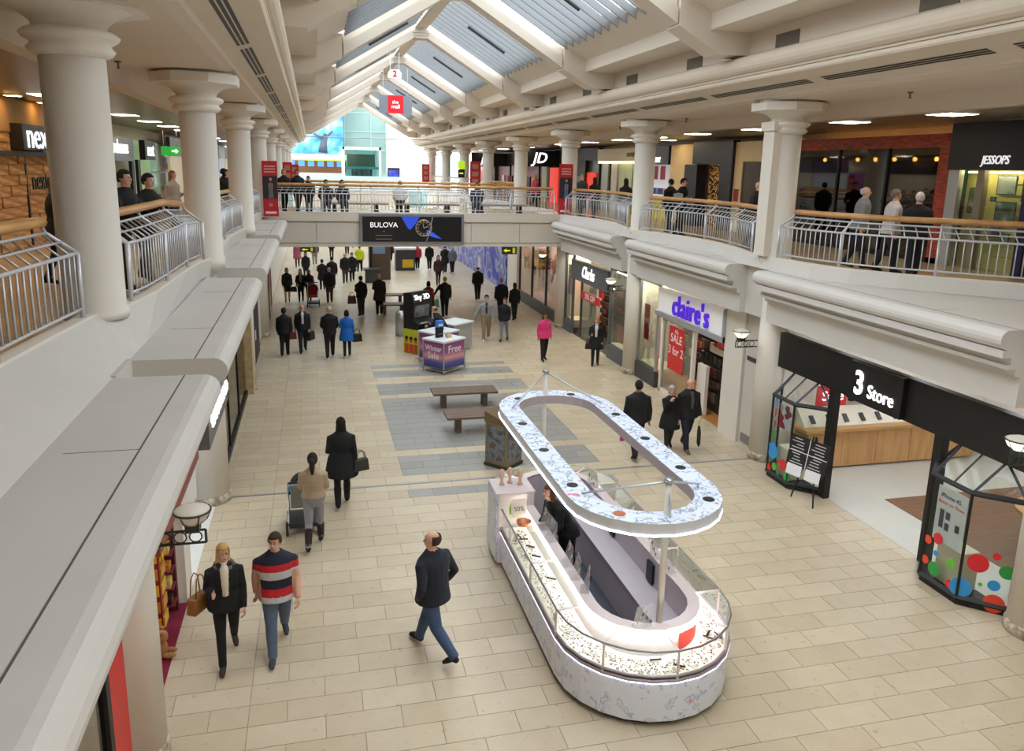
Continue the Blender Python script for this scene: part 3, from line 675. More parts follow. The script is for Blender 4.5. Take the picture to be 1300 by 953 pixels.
shopfloor('floor_shop_2', 9.95, 15.5, 17.1, 22.62, ramp_mat('orange_boards', [(.3, '#a86b35'), (.7, '#c68848')], 'noise', 5, .35, stretch=(.3, 6, 1)), 'warm wooden floor inside the accessories shop')
def rack(x, y, w, h, cols, label, n=6, rows=4, face='x'):
    t = thing('display_rack', label, 'rack', (x, y, 0), group='racks of small goods')
    MB().box(x, x + .05, y - w / 2, y + w / 2, .05, h).build('back_panel', mat('#2c2420', .6), t)
    for r in range(rows):
        z = h - .2 - r * (h - .4) / rows
        for k in range(n):
            yy = y - w / 2 + w * (k + .5) / n; c = random.choice(cols); d = random.uniform(.1, .22)
            soft(MB().box(x - .09, x - .01, yy - w / n * .38, yy + w / n * .38, z - d, z + .05).build('hanging_item', mat(c, .5), t), .02)
DK = ['#1c1a1c', '#3a2a22', '#54302a', '#8a2f2a', '#6d5a48', '#c9b9a6', '#2a2a33']
rack(10.4, 18.35, 1.7, 2.1, DK, 'tall rack hung with dark accessories in the shop doorway', 7, 5)
rack(12.4, 19.6, 2.4, 2.2, DK, 'wall rack of dark accessories behind the sale poster', 9, 5)
rack(11.5, 21.8, 1.3, 2.2, DK, 'rack of dark goods behind the narrow window', 6, 5)
st = thing('door_sign', 'red card sign above the accessories rack', 'sign', (10.28, 18.0, 1.8)); MB().box(10.24, 10.27, 17.82, 18.18, 1.92, 2.16).build('card', RED, st); MB().box(10.26, 10.3, 17.6, 18.5, 1.72, 1.88).build('strip', mat('#cdbfae', .5), st)
MB().box(10.05, 10.15, 18.3, 18.78, 0, 1.35).build('low_screen', WHITE, label='white low panel inside the accessories shop door', cat='panel')
for x in (11, 13.5):
    for y in (18, 20, 22): lamp_panel(x, y, 3.29, .5, .3, 'recessed warm light in the accessories shop ceiling', 'accessories shop ceiling lights')
# service panel in the wall
sp = thing('service_door', 'tall grey service panel with vents beside the round pillar', 'panel', (9.9, 15.9, 0)); MB().box(9.9, 9.99, 15.62, 16.2, 0, 3.2).build('leaf', mat('#c9c4bb', .5), sp)
MB().box(9.885, 9.9, 15.72, 16.1, 2.1, 2.2).build('vent', DGREY, sp); MB().box(9.885, 9.9, 15.72, 16.1, .08, .3).build('vent', mat('#7e7b76', .5), sp)

# ---------------- shoe shop (grey fascia)
SLATE = mat('#5d6068', .5, name='slate_paint')
fa = thing('shop_fascia', 'slate grey shop fascia with white handwritten lettering', 'shop sign', (9.85, 27, 2.25))
bd_ = MB().box(9.8, 9.98, 25.2, 29.15, 2.26, 3.0).build('board', SLATE, fa); text('Clarks', (9.785, 27.2, 2.64), .62, 'X-', LWHITE, bd_, shear=.35, bold=0, sx=.76, spacing=1.1)
def stall(y0, y1, label, posters=()):
    t = front('shop_window', label)
    MB().box(9.86, 9.99, y0, y1, 0, .47).build('stall_riser', SLATE, t)
    for a, b, z0, z1 in ((y0, y0 + .08, .47, 3.2), (y1 - .08, y1, .47, 3.2), (y0, y1, 3.1, 3.25)): MB().box(9.88, 9.98, a, b, z0, z1).build('frame', SLATE, t)
    MB().box(9.92, 9.93, y0 + .08, y1 - .08, .47, 3.1).build('pane', GLASS, t); MB().box(9.98, 10.6, y0 + .1, y1 - .1, .47, .52).build('display_shelf', mat('#efe2c4', .5), t)
    for a in posters: poster(t, 9.96, *a)
    MB().box(10.05, 10.35, y0 + .15, y1 - .15, 3.0, 3.03).build('display_lamp', glow('#ffeccc', 22), t)
    MB().box(10.6, 10.63, y0 + .05, y1 - .05, .5, 3.2).build('backing', mat('#f0e8d0', .6), t)
stall(29.15, 30.2, 'shoe shop window with red sale posters over grey stall riser', [(29.4, 29.95, 1.5, 2.7, [('SALE', 2.3, .2)])])
stall(23.3, 25.15, 'shoe shop window with shelves beside the round pillar', [(23.9, 24.5, .7, 1.3, [])])
shopfloor('floor_shop_3', 9.95, 15.5, 23.25, 30.2, mat('#4a443e', .4), 'dark floor inside the shoe shop')
dr = thing('shop_window', 'recessed dark glass shoe shop entrance with sale banner', 'shop entrance', (10.1, 27, 0))
MB().box(10.05, 10.1, 28.5, 28.65, 0, 2.3).build('frame', DGREY, dr); MB().box(10.05, 10.1, 25.25, 25.35, 0, 2.3).build('frame', DGREY, dr); MB().box(10.06, 10.07, 26.9, 28.5, .08, 2.26).build('pane', GLASS, dr)
MB().box(10.15, 10.25, 25.6, 28.4, 2.3, 2.33).build('display_lamp', glow('#ffeccc', 14), dr); MB().box(10.0, 10.02, 26.4, 28.4, 1.55, 1.85).build('banner', RED, dr); text('50% OFF', (9.985, 27.4, 1.7), .3, 'X-', mat('#f8eeee', .5), dr, ext=.001, bold=.005)
MB().box(9.99, 10.01, 26.1, 26.5, 1.9, 2.5).build('hanging_banner', RED, dr)
rack(10.9, 27.4, 2.2, 2.2, ['#2a1c18', '#4a2a20', '#1c1a1c', '#6a3a2a', '#8a2f2a'], 'shelving of brown shoes and bags in the shoe shop', 9, 6)
rack(11.6, 24.4, 1.6, 2.0, ['#8a6f58', '#b03a34', '#5a4638', '#d0c4b4'], 'shelves of shoes behind the shoe shop window', 6, 4)
for x in (11, 13):
    for y in (24.5, 26.5, 28.8): lamp_panel(x, y, 3.29, .5, .3, 'recessed warm light in the shoe shop ceiling', 'shoe shop ceiling lights')

# ---------------- pink lit shop past the shoe shop
pk = front('shop_window', 'pink lit shop window with dark stall riser before the bridge')
MB().box(9.86, 9.99, 31.0, 37.6, 0, .48).build('stall_riser', DGREY, pk)
for y in (31.0, 32.9, 35.2, 37.5): MB().box(9.88, 9.98, y, y + .08, .48, 3.25).build('mullion', DGREY, pk)
for a, b in ((31.08, 32.9), (32.98, 35.2), (35.28, 37.5)): MB().box(9.92, 9.93, a, b, .48, 3.2).build('pane', GLASS, pk)
MB().box(10.9, 11.0, 31, 37.6, .4, 3.3).build('backing', mat('#f0b49c', .6, 0, .1, 2), pk); MB().box(9.99, 10.9, 31, 37.6, .4, .48).build('display_shelf', mat('#c98a72', .6), pk)
for y in (31.6, 32.3, 33.6, 34.5): poster(pk, 10.3, y, y + .4, 1.0, 2.5, [('SALE', 2.1, .13)])
for y in (33.9, 35.8, 36.7):
    m = thing('mannequin', 'grey disc headed display stand in the pink shop window', 'display', (10.45, y, .48), group='display stands in the pink window'); MB().lathe([(.14, 0), (.14, .03), (.02, .05), (.02, .9)], (10.45, y, .48), 10).build('stand', STEEL, m); MB().ball((10.45, y, 1.55), (.05, .16, .26)).build('disc', mat('#7d6a66', .4), m, True)
for y in (32, 34.4, 36.6): lamp_panel(10.4, y, 3.28, .5, .4, 'warm spot panel over the pink shop window', 'pink shop window lights', m=glow('#ffd8b8', 46))

# ---------------- mural hoarding beyond the bridge
hm = ramp_mat('blue_city_mural', [(.36, '#262e96'), (.46, '#3a48b4'), (.5, '#a0a8cc'), (.55, '#4a44a0'), (.62, '#7c82a8'), (.7, '#c2c8da')], 'noise', 1.1, .5, stretch=(1, .5, .7), detail=8)
ho = thing('mural_hoarding', 'blue and violet painted hoarding along the mall beyond the bridge', 'hoarding', (9.8, 53, 0))
for k in range(13): MB().box(9.8, 9.87, 40 + k * 2, 41.98 + k * 2, 0, 3.1).build('hoarding_panel', hm, ho)
# ---------------- sweet shop side, ground level
MAR = mat('#7a1030', .9, 0, .12, 30, name='maroon_carpet')
shopfloor('floor_shop_4', -7.6, -1.98, 8.5, 11.35, MAR, 'maroon carpet inside the sweet shop')
shopfloor('floor_shop_5', -7.6, -1.98, 11.75, 14.8, mat('#e9e9e6', .25), 'white shiny floor inside the white doorway')
shopfloor('floor_shop_6', -7.6, -1.98, 1.5, 7.7, mat('#b98a62', .4), 'tan floor inside the gift shop')
shopfloor('floor_shop_7', -7.6, -1.98, 15.45, 22.5, mat('#b7a88f', .3), 'stone floor inside the glass fronted shop')
shopfloor('floor_shop_8', -7.6, -1.98, 23, 27.9, mat('#3d3a38', .4), 'dark mat inside the black framed entrance')
sf = thing('shop_fascia', 'reddish brown fascia with small gold lettering above the sweet shop', 'shop sign', (-1.95, 10, 2.3))
MB().box(-2.0, -1.74, 8.55, 11.6, 2.15, 2.75).build('board', mat('#8a4238', .5), sf); [MB().tube([(-1.735, 8.9 + q * .34 + .3 * k / 8, 2.42 + .05 * sin(k * 1.9 + q)) for k in range(9)], .012, 5).build('gold_script', mat('#d9a94a', .4, .3), sf, True) for q in range(7)]
sf = thing('shop_fascia', 'grey box fascia with glowing white script beside the lantern pillar', 'shop sign', (-1.9, 13.2, 2.3))
MB().box(-2.0, -1.62, 11.9, 14.6, 2.15, 2.7).build('board', mat('#6a6868', .5), sf); MB().box(-2.0, -1.9, 11.9, 14.6, 2.7, 3.31).build('backing_panel', mat('#6a6868', .5), sf); [MB().tube([(-1.61, 12.2 + q * .38 + .36 * k / 10, 2.48 + .11 * sin(k * 1.4 + q)) for k in range(11)], .018, 5).build('script_tube', glow('#ffffff', 3), sf, True) for q in range(6)]
sh = thing('sweet_shelving', 'maroon shelf unit filled with boxed sweets inside the sweet shop', 'shelves', (-2.65, 11.1, 0))
MB().box(-3.3, -2.08, 11.1, 11.2, 0, 2.3).build('back', mat('#5a1420', .6), sh)
for r in range(8):
    z = .2 + r * .26; sf_ = MB().box(-3.3, -2.08, 10.85, 11.1, z, z + .025).build('shelf', mat('#6d1a28', .6), sh)
    for k in range(9): MB().box(-3.26 + k * .13, -3.16 + k * .13, 10.88, 11.05, z + .025, z + random.uniform(.12, .22)).build('sweet_box', mat(random.choice(['#d9a92c', '#3a2a18', '#8a1a2a', '#c9862a', '#e0c46a', '#2a1a14']), .4), sf_)
ye = thing('display_stand', 'yellow and maroon floor stand of sweets at the sweet shop door', 'display', (-2.2, 10.4, 0)); MB().box(-2.35, -2.12, 10.25, 10.55, .02, 1.7).build('body', mat('#8a1426', .5), ye)
for r in range(6): MB().box(-2.12, -2.1, 10.27, 10.53, .25 + r * .24, .4 + r * .24).build('packet_row', mat(['#e0b020', '#c98a1a'][r % 2], .4), ye); MB().box(-2.33, -2.14, 10.23, 10.25, .25 + r * .24, .4 + r * .24).build('packet_row', mat(['#e0b020', '#c98a1a'][r % 2], .4), ye)
MB().tube([(-2.09, 10.25 + .3 * k / 10, 1.3 + .12 * sin(k * 1.3)) for k in range(11)], .012, 5).build('ribbon', mat('#e8c41e', .4), ye, True)
tbx = thing('teddy_bear', 'small brown teddy bear sitting on the sweet shop floor', 'toy', (-2.12, 9.95, 0)); MB().ball((-2.12, 9.95, .15), (.1, .1, .14)).ball((-2.09, 9.93, .33), .085).ball((-2.09, 10.0, .41), .03).ball((-2.09, 9.87, .41), .03).ball((-2.01, 9.89, .07), (.09, .04, .04)).ball((-2.01, 10.01, .07), (.09, .04, .04)).build('body', mat('#a8764a', .9, 0, .1, 40, .4), tbx, True)
wp = thing('door_frame', 'cream panel frame between sweet shop and white doorway', 'door frame', (-2.1, 11.5, 0)); MB().box(-2.2, -1.98, 11.3, 11.8, 0, 2.35).build('post', WHITE, wp); MB().box(-2.3, -2.1, 11.2, 11.3, 0, 2.1).build('white_cupboard', mat('#e6ddd6', .5), wp)
cab = thing('display_cabinet', 'white lit cabinet inside the white doorway', 'cabinet', (-3.2, 13.4, 0)); MB().box(-3.6, -2.9, 12.2, 14.4, 0, 1.0).build('body', mat('#eceff2', .3), cab); MB().box(-3.6, -3.55, 12.2, 14.4, 1.0, 2.2).build('back', glow('#eef4ff', .9), cab); MB().ball((-3.1, 13.2, 1.08), (.12, .15, .08)).build('yellow_item', mat('#e8dc3a', .5), cab, True)
for x in (-3, -5.5):
    for y in (9.2, 10.6, 12.6, 14): lamp_panel(x, y, 3.29, .8, .3, 'recessed light panel in the ceiling of the sweet shop side', 'sweet shop side lights', m=COOL)
gf = thing('shop_fascia', 'striped pastel fascia above the red gift shop window', 'shop sign', (-1.95, 5, 2.3))
for k in range(16): MB().box(-2.0, -1.76, 4.9 + k * .17, 5.06 + k * .17, 2.25, 2.75).build('stripe', mat(['#e9e6ea', '#d85a86', '#6ab0dc', '#e6e2e6', '#b8b4c0', '#5a9ccf'][k % 6], .5), gf)
gw = thing('shop_window', 'gift shop window with red panel and hanging toys', 'shop window', (-2.0, 6.5, 0))
MB().box(-2.06, -1.98, 7.1, 7.68, 0, 2.35).build('red_panel', mat('#d01818', .4), gw); MB().box(-2.07, -1.97, 6.98, 7.1, 0, 2.35).build('frame', BLACK, gw); MB().box(-2.02, -2.01, 3, 6.98, .1, 2.3).build('pane', GLASS, gw); MB().box(-3.4, -3.3, 2, 7.6, 0, 3.2).build('backing', mat('#e8b48a', .6), gw)
for k in range(8):
    y = 4.4 + k * .32; c = random.choice(['#d81e28', '#2a2a30', '#e8e2da', '#c4283a'])
    tg = thing('gift_item', 'red and black gift hanging in the gift shop window', 'toy', (-2.3, y, 1.2 + .2 * (k % 3)), group='gifts in the window'); MB().ball((-2.3, y, 1.2 + .2 * (k % 3)), (.1, .11, .14)).build('body', mat(c, .5), tg, True); MB().ball((-2.27, y, 1.42 + .2 * (k % 3)), .075).build('head', mat('#d81e28', .5), tg, True)
for y in (4, 6.4): lamp_panel(-2.8, y, 3.29, .6, .3, 'warm light panel over the gift shop window', 'gift shop lights')
gw = thing('shop_window', 'large dark framed glass shop window past the lantern pillar', 'shop window', (-2, 19, 0))
MB().box(-2.04, -1.94, 15.45, 22.5, 0, .12).build('black_sill', BLACK, gw)
for y in (15.5, 17.8, 20.1): MB().box(-2.02, -1.96, y, y + .06, .12, 3.25).build('mullion', BLACK, gw)
for a, b in ((15.56, 17.8), (17.86, 20.1), (20.16, 22.4)): MB().box(-1.995, -1.985, a, b, .12, 3.2).build('pane', glass('#cfc9b4', .5), gw)
MB().box(-3.3, -3.2, 15.5, 22.4, 0, 3.2).build('backing', mat('#c2b594', .6), gw); MB().box(-2.8, -2.5, 15.8, 22.2, 3.2, 3.23).build('display_lamp', glow('#ffe8c0', 6), gw)
pil = thing('pilaster', 'tan stone pilaster with dark joint beside the black entrance', 'pilaster', (-1.95, 22.8, 0), kind='structure'); MB().box(-2.1, -1.78, 22.35, 22.68, 0, 3.28).box(-2.1, -1.78, 22.78, 23.1, 0, 3.28).build('stone', ramp_mat('tan_stone', [(.3, '#b39a72'), (.7, '#cdb892')], 'noise', 8, .4), pil); MB().box(-2.1, -1.82, 22.68, 22.78, 0, 3.28).build('joint', BLACK, pil)
bd = thing('entrance_portal', 'black framed shop entrance with small white notice', 'entrance', (-2, 25.5, 0)); MB().box(-2.3, -1.95, 24.3, 27.88, 0, 3.28).build('black_wall', BLACK, bd); MB().box(-1.949, -1.94, 26.0, 26.3, .75, 1.05).build('notice', mat('#dddddd', .5), bd)
cr = thing('shop_window', 'cream framed doorway with red panel near the bridge', 'shop window', (-1.95, 33, 0)); MB().box(-2.02, -1.9, 31.5, 36, 0, 3.2).build('frame', mat('#d9cdb4', .5), cr); MB().box(-1.9, -1.88, 35.0, 35.6, .3, 2.4).build('red_panel', mat('#b8324a', .5), cr); MB().box(-1.9, -1.88, 33.2, 33.9, 0, 3.0).build('dark_slot', DGREY, cr)

# ---------------- gallery shops, photo shop side (plane x = 13.9)
def upper(nm, label, cat, y): return thing(nm, label, cat, (13.9, y, UF))
j = upper('shop_fascia', 'navy shop fascia with white slanted capital lettering on the gallery', 'shop sign', 13)
bd_ = MB().box(13.8, 13.98, 9.6, 15.0, 6.6, 7.6).build('board', mat('#10111c', .5), j); text('JESSOPS', (13.78, 13.72, 6.8), .25, 'X-', glow('#d8d8dc', .8), bd_, shear=.2, sx=.8)
lamp_panel(14.0, 13.4, 7.6, .3, .6, 'warm spot panel behind the navy fascia', 'photo shop lights', m=glow('#ffe6a8', 20))
j = upper('shop_window', 'yellow lit photo shop window with hung pictures and navy post', 'shop window', 13)
MB().box(14.3, 14.4, 9.5, 14.9, UF, 6.6).build('backing', mat('#d9c878', .6, 0, .05), j)
for z in range(9): MB().box(14.28, 14.3, 9.6, 14.0, UF + .3 + z * .22, UF + .31 + z * .22).build('slat_line', mat('#a8923f', .6), j)
MB().box(13.86, 14.0, 14.7, 15.0, UF, 7.6).build('post', SV, j); MB().box(13.86, 14.0, 14.02, 14.2, UF, 6.6).build('post', mat('#8a8272', .4, .3), j); MB().box(13.8, 14.0, 12.75, 12.95, UF, 6.6).build('navy_post', mat('#1f2148', .4), j); MB().box(13.9, 13.91, 12.95, 14.7, UF, 6.6).build('pane', GLASS, j)
for y, z, w, h, c in ((14.45, 5.95, .3, .55, '#7a6a3a'), (13.65, 6.3, .48, .4, '#c9cdc8'), (13.6, 5.75, .5, .42, '#69706a'), (13.15, 6.2, .22, .45, '#3f4a33'), (13.85, 5.35, .35, .3, '#5a5a5a'), (13.95, 6.0, .14, .1, '#3a62a8'), (13.5, 5.2, .2, .2, '#9aa39a')):
    MB().box(14.1, 14.13, y - w / 2, y + w / 2, z - h / 2, z + h / 2).build('picture_frame', BLACK, j); MB().box(14.095, 14.1, y - w / 2 + .02, y + w / 2 - .02, z - h / 2 + .02, z + h / 2 - .02).build('picture', ramp_mat('photo_' + c, [(.3, '#e0e2dc'), (.5, c), (.7, '#3c3f3a')], 'noise', 3, .3), j)
MB().box(13.82, 13.86, 11, 12.6, UF, 5.4).build('blue_stand', mat('#2a2f88', .4), j); MB().box(13.8, 13.84, 10.3, 12.6, 5.4, 5.9).build('red_strip', mat('#b83a34', .4), j)
MB().box(14.0, 14.15, 9.8, 14.6, 6.54, 6.57).build('display_lamp', glow('#ffe9b0', 12), j)
b = upper('shop_window', 'dark bar window with red brick band and warm bottles inside', 'shop window', 18)
MB().box(13.85, 14.0, 15.0, 20.9, 7.1, 7.4).build('red_band', ramp_mat('red_brick_band', [(.3, '#6d2418'), (.6, '#a8432c')], 'noise', 5, .6, stretch=(1, 1, 4)), b); MB().box(13.86, 14, 15.0, 15.35, UF, 7.1).build('side_band', ramp_mat('red_brick_band', [(.3, '#6d2418'), (.6, '#a8432c')], 'noise', 5, .6), b)
for y in (20.85, 18.9, 17.0): MB().box(13.86, 13.96, y, y + .07, UF, 7.1).build('mullion', BLACK, b)
MB().box(13.9, 13.91, 15.35, 20.85, UF + .1, 7.1).build('pane', glass('#8f8f88', .25), b); MB().box(14.5, 14.58, 15, 20.9, UF, 7.1).build('backing', mat('#241a16', .5), b); MB().box(13.86, 14.3, 15, 20.9, UF, UF + .12).build('sill', BLACK, b)
for r in range(5):
    MB().box(14.25, 14.5, 15.5, 16.9, 5.2 + r * .34, 5.22 + r * .34).build('bottle_shelf', mat('#5a3018', .5), b)
    for k in range(9): MB().lathe([(.03, 0), (.03, .14), (.012, .18), (.012, .24)], (14.36, 15.58 + k * .15, 5.22 + r * .34), 6).build('bottle', mat(random.choice(['#c4702a', '#7a2a14', '#d9a050', '#3a4a2a']), .2), b, True)
for k in range(7): MB().lathe([(.03, 0), (.05, .06), (.02, .1)], (14.2, 15.8 + k * .7, 6.8), 8).build('pendant_lamp', glow('#ffb050', 40), b, True)
p = upper('shop_portal', 'dark navy shop portal with glittering gold mesh doorway', 'shop entrance', 26)
MB().box(13.75, 14.0, 24.4, 27.3, 6.72, 7.5).build('lintel', mat('#20222e', .4), p); MB().box(13.75, 14.0, 24.4, 25.2, UF, 6.72).build('jamb', mat('#20222e', .4), p); MB().box(13.6, 14.0, 26.6, 27.6, UF, 6.7).build('jamb', mat('#191b26', .4), p)
MB().box(14.1, 14.14, 25.2, 26.6, UF, 6.72).build('gold_mesh', ramp_mat('gold_mesh', [(.2, '#e8b878'), (.45, '#8a5a30'), (.6, '#2a1a10')], 'voronoi', 14, .3, emit=.25), p)
w = upper('gallery_wall', 'cream lit wall panels either side of the navy portal', 'wall panel', 25); w['kind'] = 'structure'
CR = mat('#e6cfa0', .5, 0, .04, 1)
MB().box(13.86, 14.1, 27.3, 29.4, UF, 7.45).build('panel', CR, w); MB().box(13.86, 14.1, 23.9, 24.4, UF, 7.45).build('panel', CR, w); MB().box(13.86, 14.1, 20.92, 23.9, 6.8, 7.45).build('panel', CR, w); MB().box(13.9, 14.1, 20.92, 23.9, UF, 6.8).build('dark_window', mat('#4a4038', .25), w)
for y in (28.0, 24.15): MB().box(13.84, 13.86, y - .15, y + .15, 5.5, 5.9).build('red_notice', mat('#9a2a2a', .5), w)
lamp_panel(13.2, 28.3, 7.6, .5, .3, 'warm spot above the cream wall panel', 'gallery wall spots', m=glow('#ffdca0', 18))
h = upper('storefront', 'dark sign shop with white lit shelves and red price cards', 'shop front', 30.6)
MB().box(13.8, 14.0, 29.5, 31.9, 6.7, 7.45).build('fascia', mat('#1e1e22', .4), h); text('MONY', (13.78, 30.55, 6.88), .3, 'X-', LWHITE, h, sx=.8)
MB().box(14.2, 14.3, 29.5, 31.9, UF, 6.7).build('backing', glow('#dfe6f0', .35), h); MB().box(13.9, 14.2, 29.6, 31.8, UF, 5.3).build('yellow_counter', mat('#d6c84a', .5), h)
for y in (29.9, 30.6, 31.2): MB().box(13.88, 13.9, y, y + .45, 6.1, 6.65).build('red_card', mat('#a02030', .5), h)
for k in range(9): MB().box(14.0, 14.1, 29.7 + k * .23, 29.82 + k * .23, 5.5, 5.75).build('shelf_item', mat(random.choice(['#3a4a9a', '#e8e8ee', '#8090c0', '#c0a070']), .4), h)
h = upper('storefront', 'cream fascia jewellery shop with gold lettering and green lit doors', 'shop front', 34.5)
MB().box(13.7, 14.0, 32.0, 37.4, 6.85, 7.42).build('fascia', mat('#d8cfb8', .5), h); [MB().tube([(13.68, 32.4 + q * .3 + .26 * k / 8, 7.12 + .1 * sin(k * 1.7 + q)) for k in range(9)], .015, 5).build('gold_script', mat('#a88a3a', .3, .5), h, True) for q in range(4)]
MB().box(13.75, 13.98, 32, 37.4, 6.75, 6.85).build('lamp_strip', glow('#ffe9a8', 2), h)
for y, c in ((32.3, '#b9b2a0'), (33.4, '#b8c080'), (34.2, '#b8c080'), (35.2, '#c8c4ba'), (36.4, '#8a8a80')): MB().box(13.9, 13.98, y, y + .75, UF, 6.75).build('door_leaf', mat(c, .3), h)
h = upper('storefront', 'black framed glass shop with bright red interior panel', 'shop front', 40)
MB().box(13.8, 14.0, 37.5, 44, 6.9, 7.5).build('fascia', BLACK, h); MB().box(14.1, 14.2, 37.5, 44, UF, 6.9).build('backing', mat('#7a8a88', .4), h)
MB().box(13.95, 14.0, 38.2, 39.6, UF + .4, 6.3).build('red_panel', glow('#e8301c', .5), h); MB().box(13.9, 13.95, 39.8, 41, 6.1, 6.9).build('screen', BLACK, h)
for y in (37.5, 39.6, 41.8, 44): MB().box(13.85, 13.98, y, y + .1, UF, 6.9).build('mullion', BLACK, h)
h = upper('storefront', 'sports shop with black fascia, twin white slanted logos and red interior', 'shop front', 52)
MB().box(13.6, 14.0, 44.2, 61, 6.65, 7.5).build('fascia', mat('#131318', .4), h)
for x, y, w in ((12.65, 44.1, 1.15), (12.1, 56.0, 1.3)):
    sg_ = MB().box(x - w * .8, 13.9, y, y + .3, 6.55, 7.45).build('projecting_sign', mat('#131318', .4), h); text('JD', (x, y - .01, 7.0), .82, 'Y-', LWHITE, sg_, shear=.25, bold=.012)
MB().box(14.2, 14.3, 44.2, 61, UF, 6.65).build('backing', mat('#8a3028', .5), h); MB().box(13.95, 14.0, 44.6, 46.3, UF, 6.5).build('red_panel', glow('#e82814', .6), h); MB().box(13.9, 13.95, 46.8, 47.8, UF, 6.6).build('green_panel', mat('#b9bc8a', .5), h); MB().box(13.7, 13.75, 48.2, 48.5, 6.65, 7.5).build('red_tag', glow('#e82020', .6), h)
for k in range(8): MB().box(13.9, 14.0, 49.5 + k * 1.2, 50.3 + k * 1.2, UF + .3, 5.9).build('clothes_rail', mat(['#e0902a', '#2a2a30', '#b83a2a', '#d8d4cc'][k % 4], .6), h)
for y in (48.4, 56, 60.9): MB().box(13.85, 13.98, y, y + .15, UF, 6.7).build('mullion', BLACK, h)
h = upper('storefront', 'far black fascia shop with white and red sale windows', 'shop front', 65)
MB().box(13.6, 14.0, 61.5, 69, 6.5, 7.3).build('fascia', BLACK, h); MB().box(13.9, 14, 61.5, 69, UF, 6.5).build('window', mat('#cfc8c0', .4), h)
for k in range(4): MB().box(13.86, 13.9, 62 + k * 1.7, 62.9 + k * 1.7, 5.4, 6.2).build('red_print', RED, h)
# ---------------- gallery shops, brick lit side (plane x = -6.1)
def upperl(nm, label, cat, y): return thing(nm, label, cat, (-6.1, y, UF))
bw = upperl('brick_wall', 'warm lit wall of rough split stone courses behind the railing', 'wall', 15); bw['kind'] = 'structure'
BRK = ramp_mat('split_stone', [(.3, '#8a5a2e'), (.5, '#b57f48'), (.72, '#d6a56a')], 'noise', 2.2, .8, stretch=(1, .7, 5))
bmesh_ = {}
k = 0
for r in range(11):
    y = 10.0 + (r % 2) * .55
    while y < 22.4:
        if len(bmesh_) < 4:
            key = len(bmesh_); bmesh_[key] = MB().box(-.04, .015 * key, -.53, .53, -.105, .105).mesh('stone_course', BRK)
        link('stone_course', bmesh_[random.randrange(len(bmesh_))], bw, loc=Vector((-6.1, y, UF + .12 + r * .22)) - parent_off(bw)); y += 1.07
MB().box(-6.25, -6.12, 9.3, 22.9, UF, 7.6).build('wall_core', mat('#7a5a38', .8), bw)
MB().box(-6.13, -6.02, 9.3, 22.9, 6.9, 7.6).build('upper_band', mat('#8a6a42', .8), bw)
for y in (17.6, 19.5): MB().box(-6.09, -6.05, y - .03, y + .03, UF, 6.8).build('door_joint', BLACK, bw)
for y in (12, 14.2, 16.4, 18.2, 20.2, 22): lamp_panel(-5.75, y, 7.6, .25, .2, 'small warm spot washing the split stone wall', 'stone wall spots', m=glow('#ffc46a', 42))
ns = upperl('shop_sign', 'black box sign with glowing white lowercase lettering on the stone wall', 'shop sign', 19.7); MB().box(-6.05, -5.8, 18.7, 20.95, 6.55, 7.08).build('box', BLACK, ns); text('next', (-5.79, 19.72, 6.83), .8, 'X+', glow('#eaf6ff', 1.3), ns, sx=1.15, bold=-.006); MB().box(-6.06, -5.98, 16, 22.6, 6.42, 6.52).build('rail', BLACK, ns)
ns = upperl('wall_lettering', 'dark lowercase letters fixed low on the stone wall', 'shop sign', 20.2); text('next', (-6.04, 20.3, 5.87), .6, 'X+', BLACK, ns)
wl = upperl('storefront', 'pale lit fashion shop front with glowing name board beyond the first column', 'shop front', 27)
MB().box(-6.1, -5.9, 23.5, 29.8, 6.35, 7.1).build('fascia', mat('#6a7078', .4), wl); text('Warehouse', (-5.88, 27.4, 6.78), .62, 'X+', glow('#fff6e6', 1.6), wl); MB().box(-6.4, -6.3, 23.5, 31.5, UF, 6.4).build('backing', mat('#b9c09a', .5), wl)
for y in (23.5, 26.5, 29.6, 30.6): MB().box(-6.05, -5.95, y, y + .4, UF, 6.4).build('post', BLACK, wl)
ns = upperl('shop_sign', 'small black sign with white lowercase lettering by the green window', 'shop sign', 32.4); MB().box(-6.05, -5.85, 31.5, 33.4, 6.4, 7.1).build('box', BLACK, ns); text('next', (-5.84, 32.5, 6.76), .7, 'X+', glow('#eaf6ff', 1.3), ns)
gw = upperl('shop_window', 'green lit shop window with small goods on a low plinth', 'shop window', 35)
MB().box(-6.5, -6.4, 31.4, 37.2, UF, 7.1).build('backing', glow('#a6c490', .35), gw); MB().box(-6.02, -6.01, 33.2, 37, UF + .2, 7).build('pane', GLASS, gw); MB().box(-6.3, -5.95, 33.2, 37, UF, UF + .2).build('sill', BLACK, gw)
for k in range(5): MB().box(-6.25, -6.1, 33.5 + k * .5, 33.8 + k * .5, UF + .2, UF + .45 + .12 * (k % 3)).build('boxed_good', mat(['#e8d83a', '#d8c8a0', '#c8e070'][k % 3], .5), gw)
ex = thing('exit_sign', 'green running man exit sign hanging beside the small black sign', 'exit sign', (-5.5, 35, 6.7)); MB().box(-5.9, -5.2, 34.98, 35.02, 6.6, 6.95).build('board', glow('#2f9a3a', .8), ex); [MB().tube([(q, 35, 6.95), (q, 35, 7.62)], .01, 4).build('hanger', STEEL, ex) for q in (-5.8, -5.3)]; MB().prism([(-5.5, 6.74), (-5.35, 6.74), (-5.35, 6.68), (-5.25, 6.77), (-5.35, 6.86), (-5.35, 6.8), (-5.5, 6.8)], 34.96, 34.98).build('arrow', LWHITE, ex)
fr = upperl('storefront', 'run of pale and dark shop fronts beyond the green window', 'shop front', 50)
